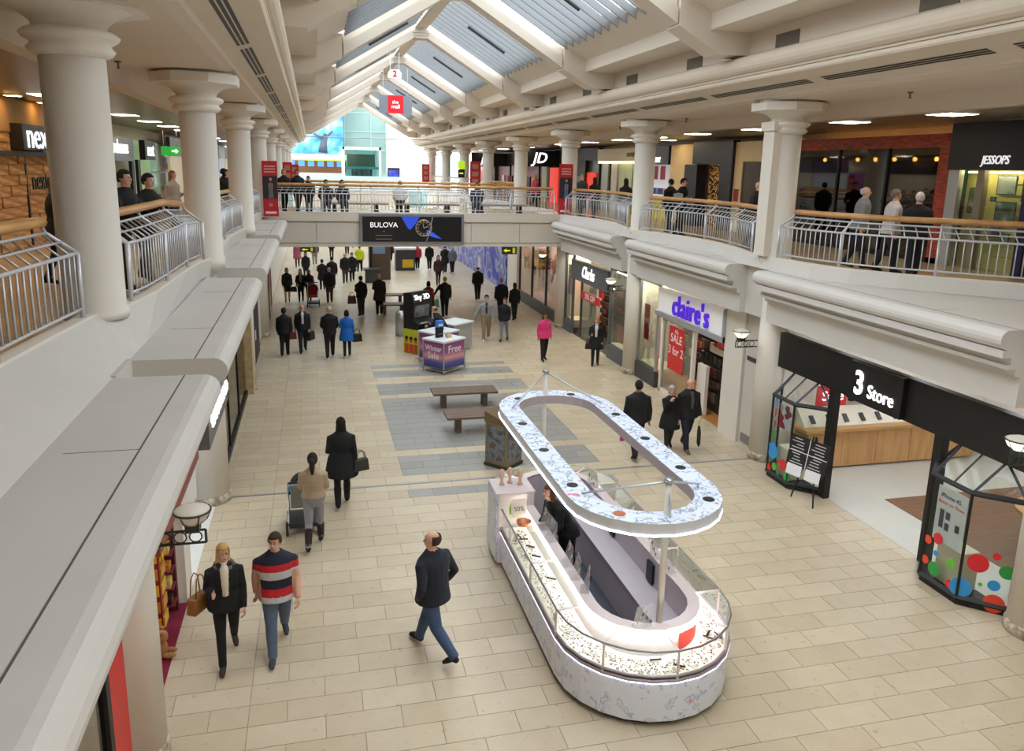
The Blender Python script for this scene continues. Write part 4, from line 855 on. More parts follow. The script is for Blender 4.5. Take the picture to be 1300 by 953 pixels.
for k in range(8):
    y = 37.5 + k * 3.8; MB().box(-6.1, -5.95, y, y + 3.7, 6.6, 7.4).build('fascia', mat(['#2a2a30', '#c9c2b4', '#5a2a6a', '#3a3a44'][k % 4], .4), fr); MB().box(-6.1, -6.0, y, y + 3.6, UF, 6.6).build('window', [glow('#c8b8a0', .25), glow('#8a4a8a', .4), glow('#b8c0c8', .3)][k % 3], fr)
# recessed lights of the gallery soffits
for y in (13.0, 16.0, 19.9, 23.4, 26.6, 29.8, 33.6, 37.5, 44, 50, 56): lamp_panel(11.9, y, 7.615, .62, .62, 'square recessed light in the metal soffit by the photo shop', 'gallery soffit lights on the photo shop side', m=glow('#fff3dc', 14))
for y in (13.2, 17.9, 21, 24.5, 28, 31.4, 35, 39, 45, 51): lamp_panel(-5.0, y, 7.615, .62, .62, 'square recessed light in the metal soffit by the stone wall', 'gallery soffit lights on the stone wall side', m=glow('#fff3dc', 14))
# ================================================================= THINGS
# ---------------- jewellery kiosk
def stadium(hw, ya, yb, n=12, cx=AXIS):
    """outline, counter-clockwise, straight sides between the two half round ends"""
    o = [(cx + hw * cos(a), yb - hw + hw * sin(a)) for a in [pi * k / n for k in range(n + 1)]]
    return o + [(cx + hw * cos(a), ya + hw + hw * sin(a)) for a in [pi + pi * k / n for k in range(n + 1)]]
def ring_wall(o, z0, z1):
    m = MB(); n = len(o)
    for i in range(n):
        a, b = o[i], o[(i + 1) % n]; m.quad((a[0], a[1], z0), (b[0], b[1], z0), (b[0], b[1], z1), (a[0], a[1], z1))
    return m
def ring_flat(o, p, z, m=None, up=True):
    m = m or MB(); n = len(o)
    for i in range(n):
        j = (i + 1) % n; v = [(o[i][0], o[i][1], z), (o[j][0], o[j][1], z), (p[j][0], p[j][1], z), (p[i][0], p[i][1], z)]
        m.quad(*(v if up else v[::-1]))
    return m
PINKW = mat('#e9dcdc', .35, name='pale_pink_laminate')
LILAC = mat('#b9b0b6', .45, name='lilac_grey_panel')
FLOR = ramp_mat('floral_print', [(.0, '#dfe6f4'), (.56, '#dfe6f4'), (.6, '#9fb4d8'), (.63, '#e4e8f2'), (.68, '#c9d2e6'), (.72, '#e08aa0'), (.8, '#7fae8a')], 'noise', 7, .4, detail=9)
INK = ramp_mat('ink_sketch_print', [(.0, '#dfe8fa'), (.47, '#dbe5f8'), (.5, '#66738c'), (.525, '#dce6f9'), (.66, '#d8e2f4'), (.7, '#d85a80'), (.76, '#62a8c8')], 'noise', 5.5, .4, detail=12)
k0 = thing('jewellery_kiosk', 'oval white jewellery kiosk with glass showcases and ring canopy', 'kiosk', (AXIS, 10.3, 0))
O = stadium(1.13, 7.3, 13.25); Oi = stadium(.72, 7.72, 12.83); Of = stadium(.6, 7.84, 12.7)
ring_wall(stadium(1.05, 7.38, 13.17), 0, .1).build('toe_kick', DGREY, k0)
m = ring_wall(O, .08, .62); m.build('apron', FLOR, k0, label='white apron printed with pale flowers')
for z, h in ((.62, .025), (.68, .018)):
    MB().tube([(x, y, z) for x, y in O], h, 6, closed=True).build('trim_rail', mat('#a79ea6', .35, .3), k0, True)
ring_flat(O, Oi, .66).build('showcase_base', mat('#f6f4ee', .5), k0)
ring_wall(Oi, .3, 1.0).build('showcase_back', mat('#f1edf0', .4), k0)
m = ring_flat(stadium(.76, 7.68, 12.87), Of, 1.04); m = ring_flat(stadium(.76, 7.68, 12.87), Of, 1.0, m, False)
n_ = len(Of); m.v and [m.quad((a[0], a[1], 1.0), (b[0], b[1], 1.0), (b[0], b[1], 1.04), (a[0], a[1], 1.04)) for a, b in zip(stadium(.76, 7.68, 12.87), stadium(.76, 7.68, 12.87)[1:])]
m.build('inner_rim', PINKW, k0)
ring_wall(Of[::-1], .03, 1.02).build('inner_wall', LILAC, k0)
MB().prism(Of, .0, .03, 'z').build('staff_floor', mat('#4a4d58', .35), k0)
MB().box(AXIS + .22, AXIS + .58, 8.3, 12.2, .03, .6).box(AXIS + .2, AXIS + .6, 8.3, 12.2, .6, .63).build('drawer_bench', LILAC, k0)
for y in (9.4, 10.9): MB().box(AXIS + .56, AXIS + .6, y - .1, y + .1, .66, .95).build('black_hatch', BLACK, k0)
MB().tube([(x, y, 1.0) for x, y in O], .014, 6, closed=True).build('top_rail', mat('#8d8f8f', .3, .5), k0, True)
# glass panes and cross bars
cuts = [0]; n = len(O)
for a, b in zip(O, O[1:] + O[:1]):
    pass
segs = [(0, 3), (3, 6), (6, 9), (9, 12), (13, 16), (16, 19), (19, 22), (22, 25)]
GL = glass('#eef5f0', .06)
def band(idx, z0, z1, nm):
    m = MB()
    for i in range(idx[0], idx[1]): a, b = O[i], O[i + 1]; m.quad((a[0], a[1], z0), (b[0], b[1], z0), (b[0], b[1], z1), (a[0], a[1], z1))
    m.build(nm, GL, k0)
for s in segs: band(s, .68, 1.0, 'pane')
for xs in (AXIS - 1.13, AXIS + 1.13):
    for a, b in ((8.43, 9.65), (9.65, 10.87), (10.87, 12.12)):
        if xs < AXIS and b > 12: b = 11.4
        MB().quad((xs, a, .68), (xs, b, .68), (xs, b, 1.0), (xs, a, 1.0)).build('pane', GL, k0)
        MB().quad((xs, a, .999), (AXIS + (.72 if xs > AXIS else -.72), a, .999), (AXIS + (.72 if xs > AXIS else -.72), b, .999), (xs, b, .999)).build('top_pane', GL, k0)
def bar(p, q, nm='cross_bar'): MB().tube([p, q], .018, 4).build(nm, PINKW, k0)
for xs in (-1, 1):
    for y in (8.43, 9.65, 10.87): bar((AXIS + xs * 1.13, y, 1.0), (AXIS + xs * .72, y, 1.0)); bar((AXIS + xs * 1.13, y, .1), (AXIS + xs * 1.13, y, 1.0), 'upright')
for a in (270, 225, 315): bar((AXIS + 1.13 * cos(R(a)), 8.43 + 1.13 * sin(R(a)), 1.0), (AXIS + .72 * cos(R(a)), 8.43 + .72 * sin(R(a)), 1.0)); bar((AXIS + 1.13 * cos(R(a)), 8.43 + 1.13 * sin(R(a)), .62), (AXIS + 1.13 * cos(R(a)), 8.43 + 1.13 * sin(R(a)), 1.0), 'upright')
for a in (90, 45, 135): bar((AXIS + 1.13 * cos(R(a)), 12.12 + 1.13 * sin(R(a)), 1.0), (AXIS + .72 * cos(R(a)), 12.12 + .72 * sin(R(a)), 1.0))
m = MB()
for a in range(288, 330, 6):
    p, q = R(a), R(a + 6); m.quad((AXIS + .725 * cos(p), 8.44 + .725 * sin(p), .68), (AXIS + .725 * cos(q), 8.44 + .725 * sin(q), .68), (AXIS + .725 * cos(q), 8.44 + .725 * sin(q), .99), (AXIS + .725 * cos(p), 8.44 + .725 * sin(p), .99))
m.build('red_panel', mat('#e03a30', .4), k0)
# strip lamps of the showcases
MB().tube([(x, y, .6) for x, y in stadium(1.145, 7.285, 13.265)], .008, 5, closed=True).build('apron_lamp', glow('#e4e6ff', 4), k0, True)
MB().tube([(x, y, .985) for x, y in stadium(.78, 7.66, 12.9)], .012, 5, closed=True).build('showcase_lamp', glow('#fff6ea', 38), k0, True)
# canopy ring
Co = stadium(1.0, 7.6, 13.2); Ci = stadium(.66, 7.94, 12.86)
ctop = ring_flat(Co, Ci, 2.45).build('canopy_top', INK, k0, label='flat white canopy top with ink sketch print')
ring_wall(Co, 2.3, 2.45).build('canopy_face', mat('#d6dade', .35), k0); ring_wall(Ci[::-1], 2.3, 2.45).build('canopy_inner_face', LILAC, k0); ring_flat(Co, Ci, 2.3, None, False).build('canopy_underside', mat('#e2e2e6', .5), k0)
MB().tube([(x, y, 2.3) for x, y in Co], .013, 6, closed=True).build('canopy_lamp', glow('#dfe8ff', 6), k0, True, label='white light strip along the canopy edge')
for x, y in ((AXIS - .83, 8.9), (AXIS - .83, 10.2), (AXIS - .83, 11.4), (AXIS - .55, 12.75), (AXIS + .45, 12.85), (AXIS + .83, 11.6), (AXIS + .83, 10.4), (AXIS + .83, 9.2), (AXIS + .7, 8.15), (AXIS - .55, 7.98)):
    MB().lathe([(.075, 2.452), (.075, 2.456)], (x, y, 0), 14).build('lamp_hole', BLACK if y > 8 else mat('#b8623a', .5), ctop)
for y, ds in ((7.86, ((-.8, .75), (.8, .75), (0, -.1))), (12.95, ((-.8, -.75), (.8, -.75)))):
    MB().tube([(AXIS, y, .9), (AXIS, y, 2.86)], .04, 10).build('pole', mat('#d9d6cc', .4), k0, True)
    MB().tube([(AXIS, y, 2.86), (AXIS, y, 2.9)], .06, 10).build('pole_cap', STEEL, k0, True)
    for dx, dy in ds: MB().tube([(AXIS, y, 2.86), (AXIS + dx, y + dy, 2.46)], .014, 6).build('stay_rod', mat('#c4ccd2', .3, .4), k0, True)
# tall end unit
tu = thing('kiosk_unit', 'tall white display unit with model heads at the kiosk staff gap', 'display unit', (3.1, 11.9, 0))
MB().box(2.76, 3.36, 11.46, 12.05, .06, 1.24).build('body', PINKW, tu); MB().box(2.73, 2.76, 11.44, 12.07, .1, 1.26).build('floral_panel', FLOR, tu); MB().box(2.74, 3.38, 11.44, 12.07, 1.24, 1.27).build('upper_shelf', PINKW, tu); MB().box(2.76, 3.36, 11.43, 11.46, .06, 1.24).build('end_panel', PINKW, tu)
for x, y, z in ((2.9, 11.8, 1.27), (3.05, 11.85, 1.27), (3.2, 11.75, 1.27)):
    MB().lathe([(.05, 0), (.03, .05), (.025, .12), (.05, .17), (.045, .25), (.01, .28)], (x, y, z), 8).build('model_bust', mat('#e8c8b0', .5), tu, True)
# jewellery and tickets on the kiosk
jw = MB(); random.seed(3)
def on_case():
    while 1:
        a = random.random()
        if a < .35: return AXIS - random.uniform(.8, 1.06), random.uniform(8.4, 11.3)
        if a < .7: return AXIS + random.uniform(.8, 1.06), random.uniform(8.4, 12.2)
        t = random.uniform(pi, 2 * pi); r = random.uniform(.8, 1.06); return AXIS + r * cos(t), 8.43 + r * sin(t)
for i in range(1500):
    x, y = on_case(); s = random.uniform(.004, .011); jw.box(x - s, x + s, y - s, y + s, .661, .667 + s, random.randrange(4))
for i in range(70):
    x, y = on_case(); r = random.uniform(.02, .05)
    jw.tube([(x + r * cos(2 * pi * q / 9), y + r * sin(2 * pi * q / 9), .67) for q in range(9)], .004, 4, closed=True, m=random.randrange(4))
jw.build('jewellery', [mat('#ded2b8', .4), mat('#d8dade', .35), mat('#c4b2ac', .4), mat('#8f8f8c', .4)], k0, kind='stuff')
for i in range(22):
    x, y = on_case(); a = random.uniform(0, pi); c, s_ = cos(a) * .07, sin(a) * .07
    MB().tube([(x - c, y - s_, .69), (x + c, y + s_, .69)], .014, 4).build('price_strip', BLACK, k0)
def acrylic(x, y, rz, label):
    t = thing('acrylic_stand', label, 'stand', (x, y, 1.04), rz, 'clear acrylic jewellery stands')
    slab_ = MB(); slab_.prism([(-.06, 0), (.06, 0), (.02, .02), (-.05, .3), (-.058, .3)], -.11, .11, 'x'); pl_ = slab_.build('plate', ACRYLIC, t, world=False)
    for q in range(9): MB().tube([(-.08 + .02 * q, -.03 - .02 * (q % 3), .06 + .06 * (q % 4)), (-.075 + .02 * q, -.035 - .02 * (q % 3), .1 + .06 * (q % 4))], .008, 4).build('earring', mat(['#d9a88a', '#c8ccd2', '#3a3a3a'][q % 3], .3, .5), pl_, world=False)
for i, (x, y, rz) in enumerate(((3.28, 9.1, 80), (3.28, 9.45, 85), (3.3, 8.75, 70), (3.27, 10.2, 95), (3.27, 10.6, 88), (3.7, 7.82, 10), (4.62, 9.0, -80), (4.62, 9.4, -85), (4.6, 12.0, -70))):
    acrylic(x, y, R(rz), 'clear acrylic stand of earrings on the kiosk rim')
fs = thing('price_sign', 'white fifty percent card standing on the kiosk showcase', 'sign', (3.0, 11.1, 1.0)); MB().prism([(11.08, 1.0), (11.1, 1.0), (11.18, 1.28), (11.16, 1.28)], 2.9, 3.14, 'x').build('card', mat('#f2e6d6', .5), fs); text('50%', (3.02, 11.1, 1.14), .1, (R(70), 0, 0), BLACK, fs, ext=.001)
bk = thing('bracelet_bowl', 'copper coloured ring bowl on the kiosk showcase', 'bowl', (3.02, 10.8, 1.0)); MB().lathe([(.05, 0), (.1, .02), (.12, .08), (.105, .085), (.09, .03)], (3.02, 10.8, 1.0), 14).build('bowl', mat('#c98058', .35, .4), bk, True)
bt = thing('spray_bottle', 'small green bottle on the kiosk showcase', 'bottle', (2.92, 11.25, 1.0)); MB().lathe([(.025, 0), (.025, .1), (.01, .13), (.01, .17)], (2.92, 11.25, 1.0), 10).build('body', mat('#a8cf4a', .3), bt, True)

# ---------------- benches, bins, promotion stand
def bench(x, y, w, label):
    t = thing('bench', label, 'bench', (x, y, 0), group='dark wooden mall benches')
    for k in range(5): soft(MB().box(-w / 2, w / 2, -.34 + k * .136, -.34 + k * .136 + .13, .40, .455).build('slat', BENCH, t, world=False), .006)
    for sx in (-1, 1): soft(MB().box(sx * (w / 2 - .32) - .07, sx * (w / 2 - .32) + .07, -.14, .14, 0, .4).build('leg', BENCH, t, world=False), .01)
bench(3.86, 20.3, 1.78, 'dark slatted wooden bench on the grey stone, farther from the litter bin'); bench(3.9, 18.2, 1.8, 'dark slatted wooden bench standing beside the litter bin')
bench(3.5, 36.9, 1.4, 'dark bench past the bridge beside the maroon coat man'); bench(3.3, 34.3, 1.4, 'dark bench by the steel bin and the black display unit')
lb = thing('litter_bin', 'brass litter bin with dark printed sides and sloping top', 'bin', (3.92, 15.85, 0), R(40))
MB().prism([(-.29, -.29), (.29, -.29), (.29, .29), (-.29, .29)], .06, 1.0, 'z').build('body', mat('#8f7f62', .35, .5), lb, world=False); MB().prism([(-.31, -.31), (.31, -.31), (.31, .31), (-.31, .31)], 0, .07, 'z').build('base', mat('#4a4236', .4, .4), lb, world=False)
MB().prism([(-.31, 1.0), (.31, 1.0), (.31, 1.24), (-.31, 1.08)], -.31, .31, 'x').build('hood', mat('#7d6c4e', .35, .5), lb, world=False); MB().lathe([(.13, 0), (.13, .012)], (0, 0, 1.165), 16).build('opening', BLACK, lb, world=False)
ADV = ramp_mat('bin_advert', [(.35, '#3a3f46'), (.55, '#7d8288'), (.66, '#4a4038'), (.74, '#c4672a')], 'noise', 4, .4)
for a in range(4): MB().box(-.24, .24, -.3, -.292, .16, .94).build('advert', ADV, lb, world=False).rotation_euler = (0, 0, a * pi / 2)
sb = thing('steel_bin', 'round brushed steel bin beside the black display unit', 'bin', (3.15, 29.6, 0)); MB().lathe([(.22, 0), (.22, .92), (.19, .94), (.19, .8)], (3.15, 29.6, 0), 20).build('drum', STEEL, sb, True)
SUN = ramp_mat('sunset_poster', [(0, '#2a2a60'), (.25, '#5a5aa8'), (.42, '#e0a0a0'), (.6, '#a85a98'), (1, '#7a2f78')], 'gradient', 1, .45, stretch=(1, 1, 1))
def sunset():
    nt = SUN.node_tree; mp = [n for n in nt.nodes if n.type == 'MAPPING'][0]; mp.inputs['Rotation'].default_value = (0, R(90), 0); mp.inputs['Location'].default_value = (-.1, 0, 0)
sunset()
def plinth(x, y, rz, label, txt):
    t = thing('promotion_plinth', label, 'display plinth', (x, y, 0), rz, 'sunset printed promotion plinths')
    MB().box(-.5, .5, -.44, .44, .14, 1.0).build('core', mat('#9aa0a6', .4, .3), t, world=False); soft(MB().box(-.53, .53, -.47, .47, 1.0, 1.06).build('top', mat('#e4e9ee', .3), t, world=False), .01)
    for sx in (-1, 1):
        for sy in (-1, 1): MB().tube([(sx * .5, sy * .44, .0), (sx * .5, sy * .44, 1.0)], .02, 6).build('corner_post', STEEL, t, world=False); MB().tube([(sx * .5, sy * .44, .06), (sx * .58, sy * .52, .1), (sx * .6, sy * .54, 0)], .012, 6).build('foot', STEEL, t, world=False)
    MB().tube([(-.55, -.49, .1), (.55, -.49, .1), (.55, .49, .1), (-.55, .49, .1)], .016, 6, closed=True).build('base_rail', STEEL, t, world=False)
    for nm, rot, w, off in (('a', 0, .46, .442), ('b', pi / 2, .4, .502), ('c', pi, .46, .442), ('d', -pi / 2, .4, .502)):
        MB().box(-w, w, -off - .006, -off, .17, .97).build('poster', SUN, t, world=False).rotation_euler = (0, 0, rot)
    W = mat('#f2eef6', .5)
    def tx(s, x_, y_, z, sz, rzz): o = text(s, (0, 0, 0), sz, (R(90), 0, rzz), W, None, ext=.001, bold=.004); o.parent = t; o.location = (x_, y_, z)
    for (s, z, sz) in txt[0]: tx(s, -.51, 0, z, sz, R(-90))
    for (s, z, sz) in txt[1]: tx(s, 0, -.455, z, sz, 0)
plinth(3.95, 24.26, R(38.5), 'sunset printed plinth with winter sale and free lettering', ([('Winter', .78, .24), ('Sale', .54, .3)], [('Free', .76, .34)]))
plinth(3.97, 25.45, R(38.5), 'sunset printed plinth with a blue carton on its top', ([], []))
wc = thing('promotion_counter', 'low white promotion counter behind the printed plinths', 'counter', (4.78, 27.05, 0), R(38.5)); MB().box(-.5, .5, -.4, .4, .1, .98).build('body', mat('#aab0b4', .4, .2), wc, world=False); MB().box(-.55, .55, -.45, .45, .98, 1.03).build('top', mat('#e9edf0', .3), wc, world=False)
su = thing('promotion_stand', 'tall black television promotion stand with yellow printed side', 'display stand', (3.53, 26.9, 0), R(38.5))
MB().box(-.45, .45, -.37, .37, 0, .88).build('base', BLACK, su, world=False); MB().prism([(-.37, .88), (.37, .88), (.37, 2.1), (.0, 2.15), (-.12, 1.8), (-.02, 1.22), (-.37, 1.06)], -.45, .45, 'x').build('hood', BLACK, su, world=False)
MB().box(-.456, -.45, -.36, .36, .02, .86).build('yellow_print', mat('#c8cc30', .5), su, world=False)
for q in (-.22, 0, .22): MB().tube([(-.459, q, .04), (-.459, q, .34)], .1, 8, ry=.003, ref=(0, 1, 0)).build('printed_shirt', mat('#d0501e', .5), su, world=False); MB().ball((-.461, q, .46), (.003, .07, .09)).build('printed_face', mat('#b8683a', .5), su, True, world=False); MB().ball((-.462, q, .54), (.003, .08, .07)).build('printed_hair', BLACK, su, True, world=False)
scr = MB().prism([(-.03, 1.26), (-.02, 1.26), (-.09, 1.68), (-.1, 1.68)], -.35, .35, 'x').build('screen', ramp_mat('grey_screen', [(.3, '#3a3c3c'), (.7, '#8a8c88')], 'noise', 3, .2), su, world=False)
o = text('Sky 3D', (0, 0, 0), .26, (R(72), 0, 0), LWHITE, None, bold=0); o.parent = su; o.location = (0, -.09, 1.96)
MB().box(-.3, .05, -.33, -.15, 1.08, 1.1).build('leaflet', mat('#e8e8e8', .5), su, world=False)
cb = thing('carton', 'bright blue carton on the rear printed plinth', 'box', (4.0, 25.55, 1.06), R(20)); soft(MB().box(-.12, .12, -.09, .09, 0, .3).build('body', mat('#2a7ad0', .4), cb, world=False), .01); MB().box(-.08, .08, -.092, -.09, .1, .2).build('print', mat('#b8d8f4', .4), cb, world=False)
cb = thing('media_box', 'black upright set top box on the front printed plinth', 'box', (3.8, 24.3, 1.06), R(38)); soft(MB().box(-.14, .14, -.05, .05, 0, .34).build('body', BLACK, cb, world=False), .01); MB().box(-.1, .1, -.052, -.05, .1, .12).build('mark', mat('#8a7a5a', .4), cb, world=False)
cb = thing('leaflet_fan', 'small fan of brochures on the front printed plinth', 'brochures', (4.12, 24.2, 1.06), R(38))
for q in range(4): MB().prism([(-.02, 0), (.0, 0), (.08, .12), (.06, .12)], -.1, .1, 'x').build('brochure', mat(['#c9a86a', '#3a5a9a', '#d8d8da', '#2a2a30'][q], .4), cb, world=False).location = (.03 * q, .05 * q, 0)
fk = thing('phone_stall', 'dark stall with yellow front panel far beyond the bridge', 'stall', (5.5, 49.2, 0)); MB().box(4.9, 6.1, 48.8, 49.8, 0, 1.3).build('body', DGREY, fk); MB().box(5.3, 6.0, 48.78, 48.8, .2, .7).build('yellow_panel', mat('#d8b02a', .5), fk); MB().box(4.85, 6.15, 48.75, 49.85, 1.3, 1.4).build('top', mat('#c8ccd0', .4), fk)
tk = thing('tall_stall', 'tall brown information stall with blue and yellow panel beyond the bridge', 'stall', (3.6, 45.2, 0)); MB().box(3.0, 4.2, 44.9, 45.6, 0, 3.0).build('frame', mat('#5a4a3a', .5), tk); MB().box(3.2, 3.9, 44.88, 44.9, 1.5, 2.2).build('blue_panel', mat('#7a98b8', .5), tk); MB().box(3.2, 3.9, 44.87, 44.9, 2.2, 2.4).build('yellow_panel', mat('#d8b42a', .5), tk); MB().box(3.05, 3.15, 44.86, 44.9, 0, 3).build('post', BLACK, tk); MB().box(2.6, 3.6, 43.6, 44.4, .7, .78).box(2.7, 3.5, 43.7, 44.3, 0, .7).build('black_shelf', DGREY, tk)

# ---------------- wall lanterns
def lantern(x, y, z, s, label, lit=True):
    t = thing('wall_lantern', label, 'lantern', (x, y, z), group='bowl lanterns on dark brackets')
    MB().lathe([(.02, -.13), (.08, -.12), (.14, -.07), (.175, .0), (.18, .02)], (x, y, z), 20).build('bowl', glow('#fff0d0', 1.6) if lit else mat('#d8d4cc', .35), t, True); MB().lathe([(.178, .02), (.17, .035), (.06, .075), (.0, .08)], (x, y, z), 20).build('lid', mat('#d8d2c4', .5), t, True)
    MB().tube([(x + .182 * cos(2 * pi * k / 20), y + .182 * sin(2 * pi * k / 20), z + .02) for k in range(20)], .012, 6, closed=True).build('rim', mat('#2a322c', .4), t, True)
    for a in (0, 60, 120, 180, 240, 300): MB().tube([(x + r * cos(R(a)), y + r * sin(R(a)), z + h) for r, h in ((.02, -.135), (.085, -.125), (.145, -.072), (.182, .015))], .007, 4).build('rib', mat('#2a322c', .4), t)
    GR = mat('#26302a', .4)
    x1 = x + s * .42
    for dz in (-.2, -.34): MB().tube([(x - s * .12, y, z + dz), (x1, y, z + dz)], .014, 6).build('bracket_bar', GR, t)
    for k in range(3): cx = x + s * (-.02 + .15 * k); MB().tube([(cx + .06 * cos(2 * pi * q / 14), y, z - .27 + .06 * sin(2 * pi * q / 14)) for q in range(14)], .008, 5, closed=True).build('bracket_ring', GR, t)
    MB().tube([(x - s * .12, y, z - .2), (x - s * .12, y, z - .34)], .014, 6).build('bracket_end', GR, t); MB().box(x - .07, x + .07, y - .07, y + .07, z - .2, z - .12).build('bracket_cup', GR, t)
lantern(-1.3, 8.0, 2.88, -1, 'unlit bowl lantern on dark ring bracket beside the sweet shop pillar', False)
lantern(9.2, 15.3, 2.95, 1, 'lit bowl lantern by the service panel and white fascia'); lantern(9.2, 8.05, 2.95, 1, 'lit bowl lantern over the bay window with the phone poster')
lantern(9.2, 23.35, 2.98, 1, 'lit bowl lantern between the shoe shop and the white fascia'); lantern(9.2, 31.2, 2.95, 1, 'lit bowl lantern beside the pink shop window')

# ---------------- billboard, banners, hanging signs
bb = thing('billboard', 'wide black watch advertisement framed on the bridge front', 'billboard', (3.62, 29.9, 3.5))
MB().box(1.66, 5.6, 29.8, 29.93, 3.52, 4.63).build('frame', mat('#8c949c', .35, .5), bb); MB().box(1.76, 5.5, 29.78, 29.81, 3.6, 4.54).build('screen', mat('#101014', .3), bb)
text('BULOVA', (2.55, 29.77, 4.22), .27, 'Y-', glow('#e8e8ee', .8), bb, ext=.002)
for z, w in ((3.98, .1), (3.84, .62), (3.7, .62)): MB().box(2.55 - w / 2, 2.55 + w / 2, 29.772, 29.778, z - .012, z + .012).build('print_line', mat('#8a8a90', .5), bb)
MB().prism([(3.2, 4.54), (3.9, 4.54), (3.75, 4.3), (3.55, 4.05), (3.45, 4.1)], 29.768, 29.775).build('blue_wave', glow('#2a48c8', .5), bb); MB().prism([(4.15, 4.05), (4.4, 3.95), (4.75, 3.7), (4.5, 3.75), (4.2, 3.85)], 29.766, 29.772).build('blue_wave', glow('#3058d8', .5), bb)
def vring(cx, cz, r, y, rad, n=24): return MB().tube([(cx + r * cos(2 * pi * q / n), y, cz + r * sin(2 * pi * q / n)) for q in range(n)], rad, 5, closed=True)
vring(4.05, 4.12, .3, 29.76, .018).build('watch_bezel', mat('#c8b8a0', .3, .6), bb); vring(4.05, 4.12, .21, 29.76, .01).build('watch_bezel', mat('#a89880', .3, .6), bb)
for k in range(12): a = 2 * pi * k / 12; MB().box(4.05 + .255 * cos(a) - .02, 4.05 + .255 * cos(a) + .02, 29.755, 29.765, 4.12 + .255 * sin(a) - .02, 4.12 + .255 * sin(a) + .02).build('watch_mark', mat('#d8cab0', .3, .5), bb)
for a in (20, 100): MB().tube([(4.05, 29.755, 4.12), (4.05 + .17 * cos(R(a)), 29.755, 4.12 + .17 * sin(R(a)))], .01, 4).build('watch_hand', mat('#e0d4c0', .3), bb)
MB().tube([(4.38, 29.76, 4.53), (4.34, 29.76, 4.3), (4.28, 29.76, 4.0), (4.15, 29.76, 3.62)], .012, 5).build('white_stroke', mat('#d8d8d8', .4), bb)
BR = mat('#c8202c', .5, name='banner_red')
def banner(x, y, z0, z1, w, label, pic):
    t = thing('column_banner', label, 'banner', (x, y, z0), group='red column banners')
    h = z1 - z0; MB().box(x - w / 2, x + w / 2, y - .02, y, z0, z1).build('cloth', BR, t)
    if pic:
        MB().box(x - w / 2 + .01, x + w / 2 - .01, y - .026, y - .02, z0 + h * .32, z0 + h * .73).build('photo', mat('#2a2630', .5), t)
        m = MB(); cx = x + .02; zz = z0 + h * .33
        m.tube([(cx, y - .03, zz), (cx, y - .03, zz + .35), (cx - .01, y - .03, zz + .55)], [.09, .06, .05], 8, ry=[.004, .004, .004], ref=(1, 0, 0)); m.build('printed_dress', mat('#5f6fa8' if x > 0 else '#6a6a72', .5), t)
        MB().ball((cx, y - .03, zz + .66), (.045, .004, .06)).box(cx - .07, cx - .045, y - .031, y - .027, zz + .3, zz + .52).box(cx + .04, cx + .065, y - .031, y - .027, zz + .3, zz + .52).build('printed_figure', mat('#c89a80', .5), t)
        for k in range(3): MB().box(x - w * .36, x + w * .36, y - .026, y - .02, z0 + h * (.79 + .05 * k), z0 + h * (.815 + .05 * k)).build('print_line', mat('#e6a8a8', .5), t)
        MB().box(x - w * .36, x + w * .36, y - .026, y - .02, z0 + h * .05, z0 + h * .09).build('print_line', mat('#f0dede', .5), t); MB().box(x - w * .12, x + w * .12, y - .026, y - .02, z0 + h * .18, z0 + h * .24).build('print_mark', mat('#d87878', .5), t)
    else:
        for k in range(3): MB().box(x - w * .28, x + w * .28, y - .026, y - .02, z0 + h * (.15 + .28 * k), z0 + h * (.33 + .28 * k)).build('print_panel', mat('#b8887a', .5), t)
banner(9.55, 29.5, 4.69, 6.62, .54, 'red banner with woman in blue dress on the column by the sports shop', True); banner(-1.46, 29.5, 4.53, 6.47, .52, 'red banner with woman in grey dress at the bridge end', True)
banner(8.95, 44.3, 5.3, 6.75, .62, 'plain red panel banner beside the green exit sign', False); banner(9.2, 66.4, 5.1, 6.6, .62, 'plain red panel banner near the far white court', False); banner(-1.1, 38.2, 5.2, 6.45, .42, 'plain red panel banner behind the bridge standing people', False); banner(-.95, 45, 5.0, 6.35, .5, 'plain red panel banner next to the food court', False)
hs = thing('hanging_sign', 'grey hanging sign with red square centre under the roof', 'sign', (3.45, 34, 8.5))
MB().box(2.77, 4.13, 33.97, 34.03, 8.53, 9.25).build('board', mat('#9aa4b4', .4, .2), hs); MB().box(3.14, 3.77, 33.95, 33.97, 8.53, 9.25).build('red_square', glow('#e02030', .35), hs); text('the', (3.44, 33.94, 8.98), .2, 'Y-', LWHITE, hs, ext=.002); text('mall', (3.45, 33.94, 8.8), .22, 'Y-', LWHITE, hs, ext=.002)
for x in (2.95, 3.95): MB().tube([(x, 34, 9.25), (x, 34, 10.35)], .008, 4).build('cable', STEEL, hs)
s2 = thing('number_sign', 'small white sign with red number two hanging at the ridge', 'sign', (3.48, 34.5, 10)); MB().prism([(3.2, 10.0), (3.76, 10.0), (3.76, 10.2), (3.66, 10.33), (3.3, 10.33), (3.2, 10.2)], 34.48, 34.52).build('board', glow('#f4f2f0', .4), s2); text('2', (3.48, 34.46, 10.15), .34, 'Y-', mat('#c8202c', .5), s2, bold=.01)
for x in (3.3, 3.66): MB().tube([(x, 34.5, 10.33), (x, 34.5, 11.0)], .008, 4).build('cable', STEEL, s2)
MB().tube([(-.5, 56, 8.2), (8.4, 56, 8.2)], .03, 6).build('tie_rod', STEEL, label='thin tie rod spanning the roof above the far gallery', cat='rod')
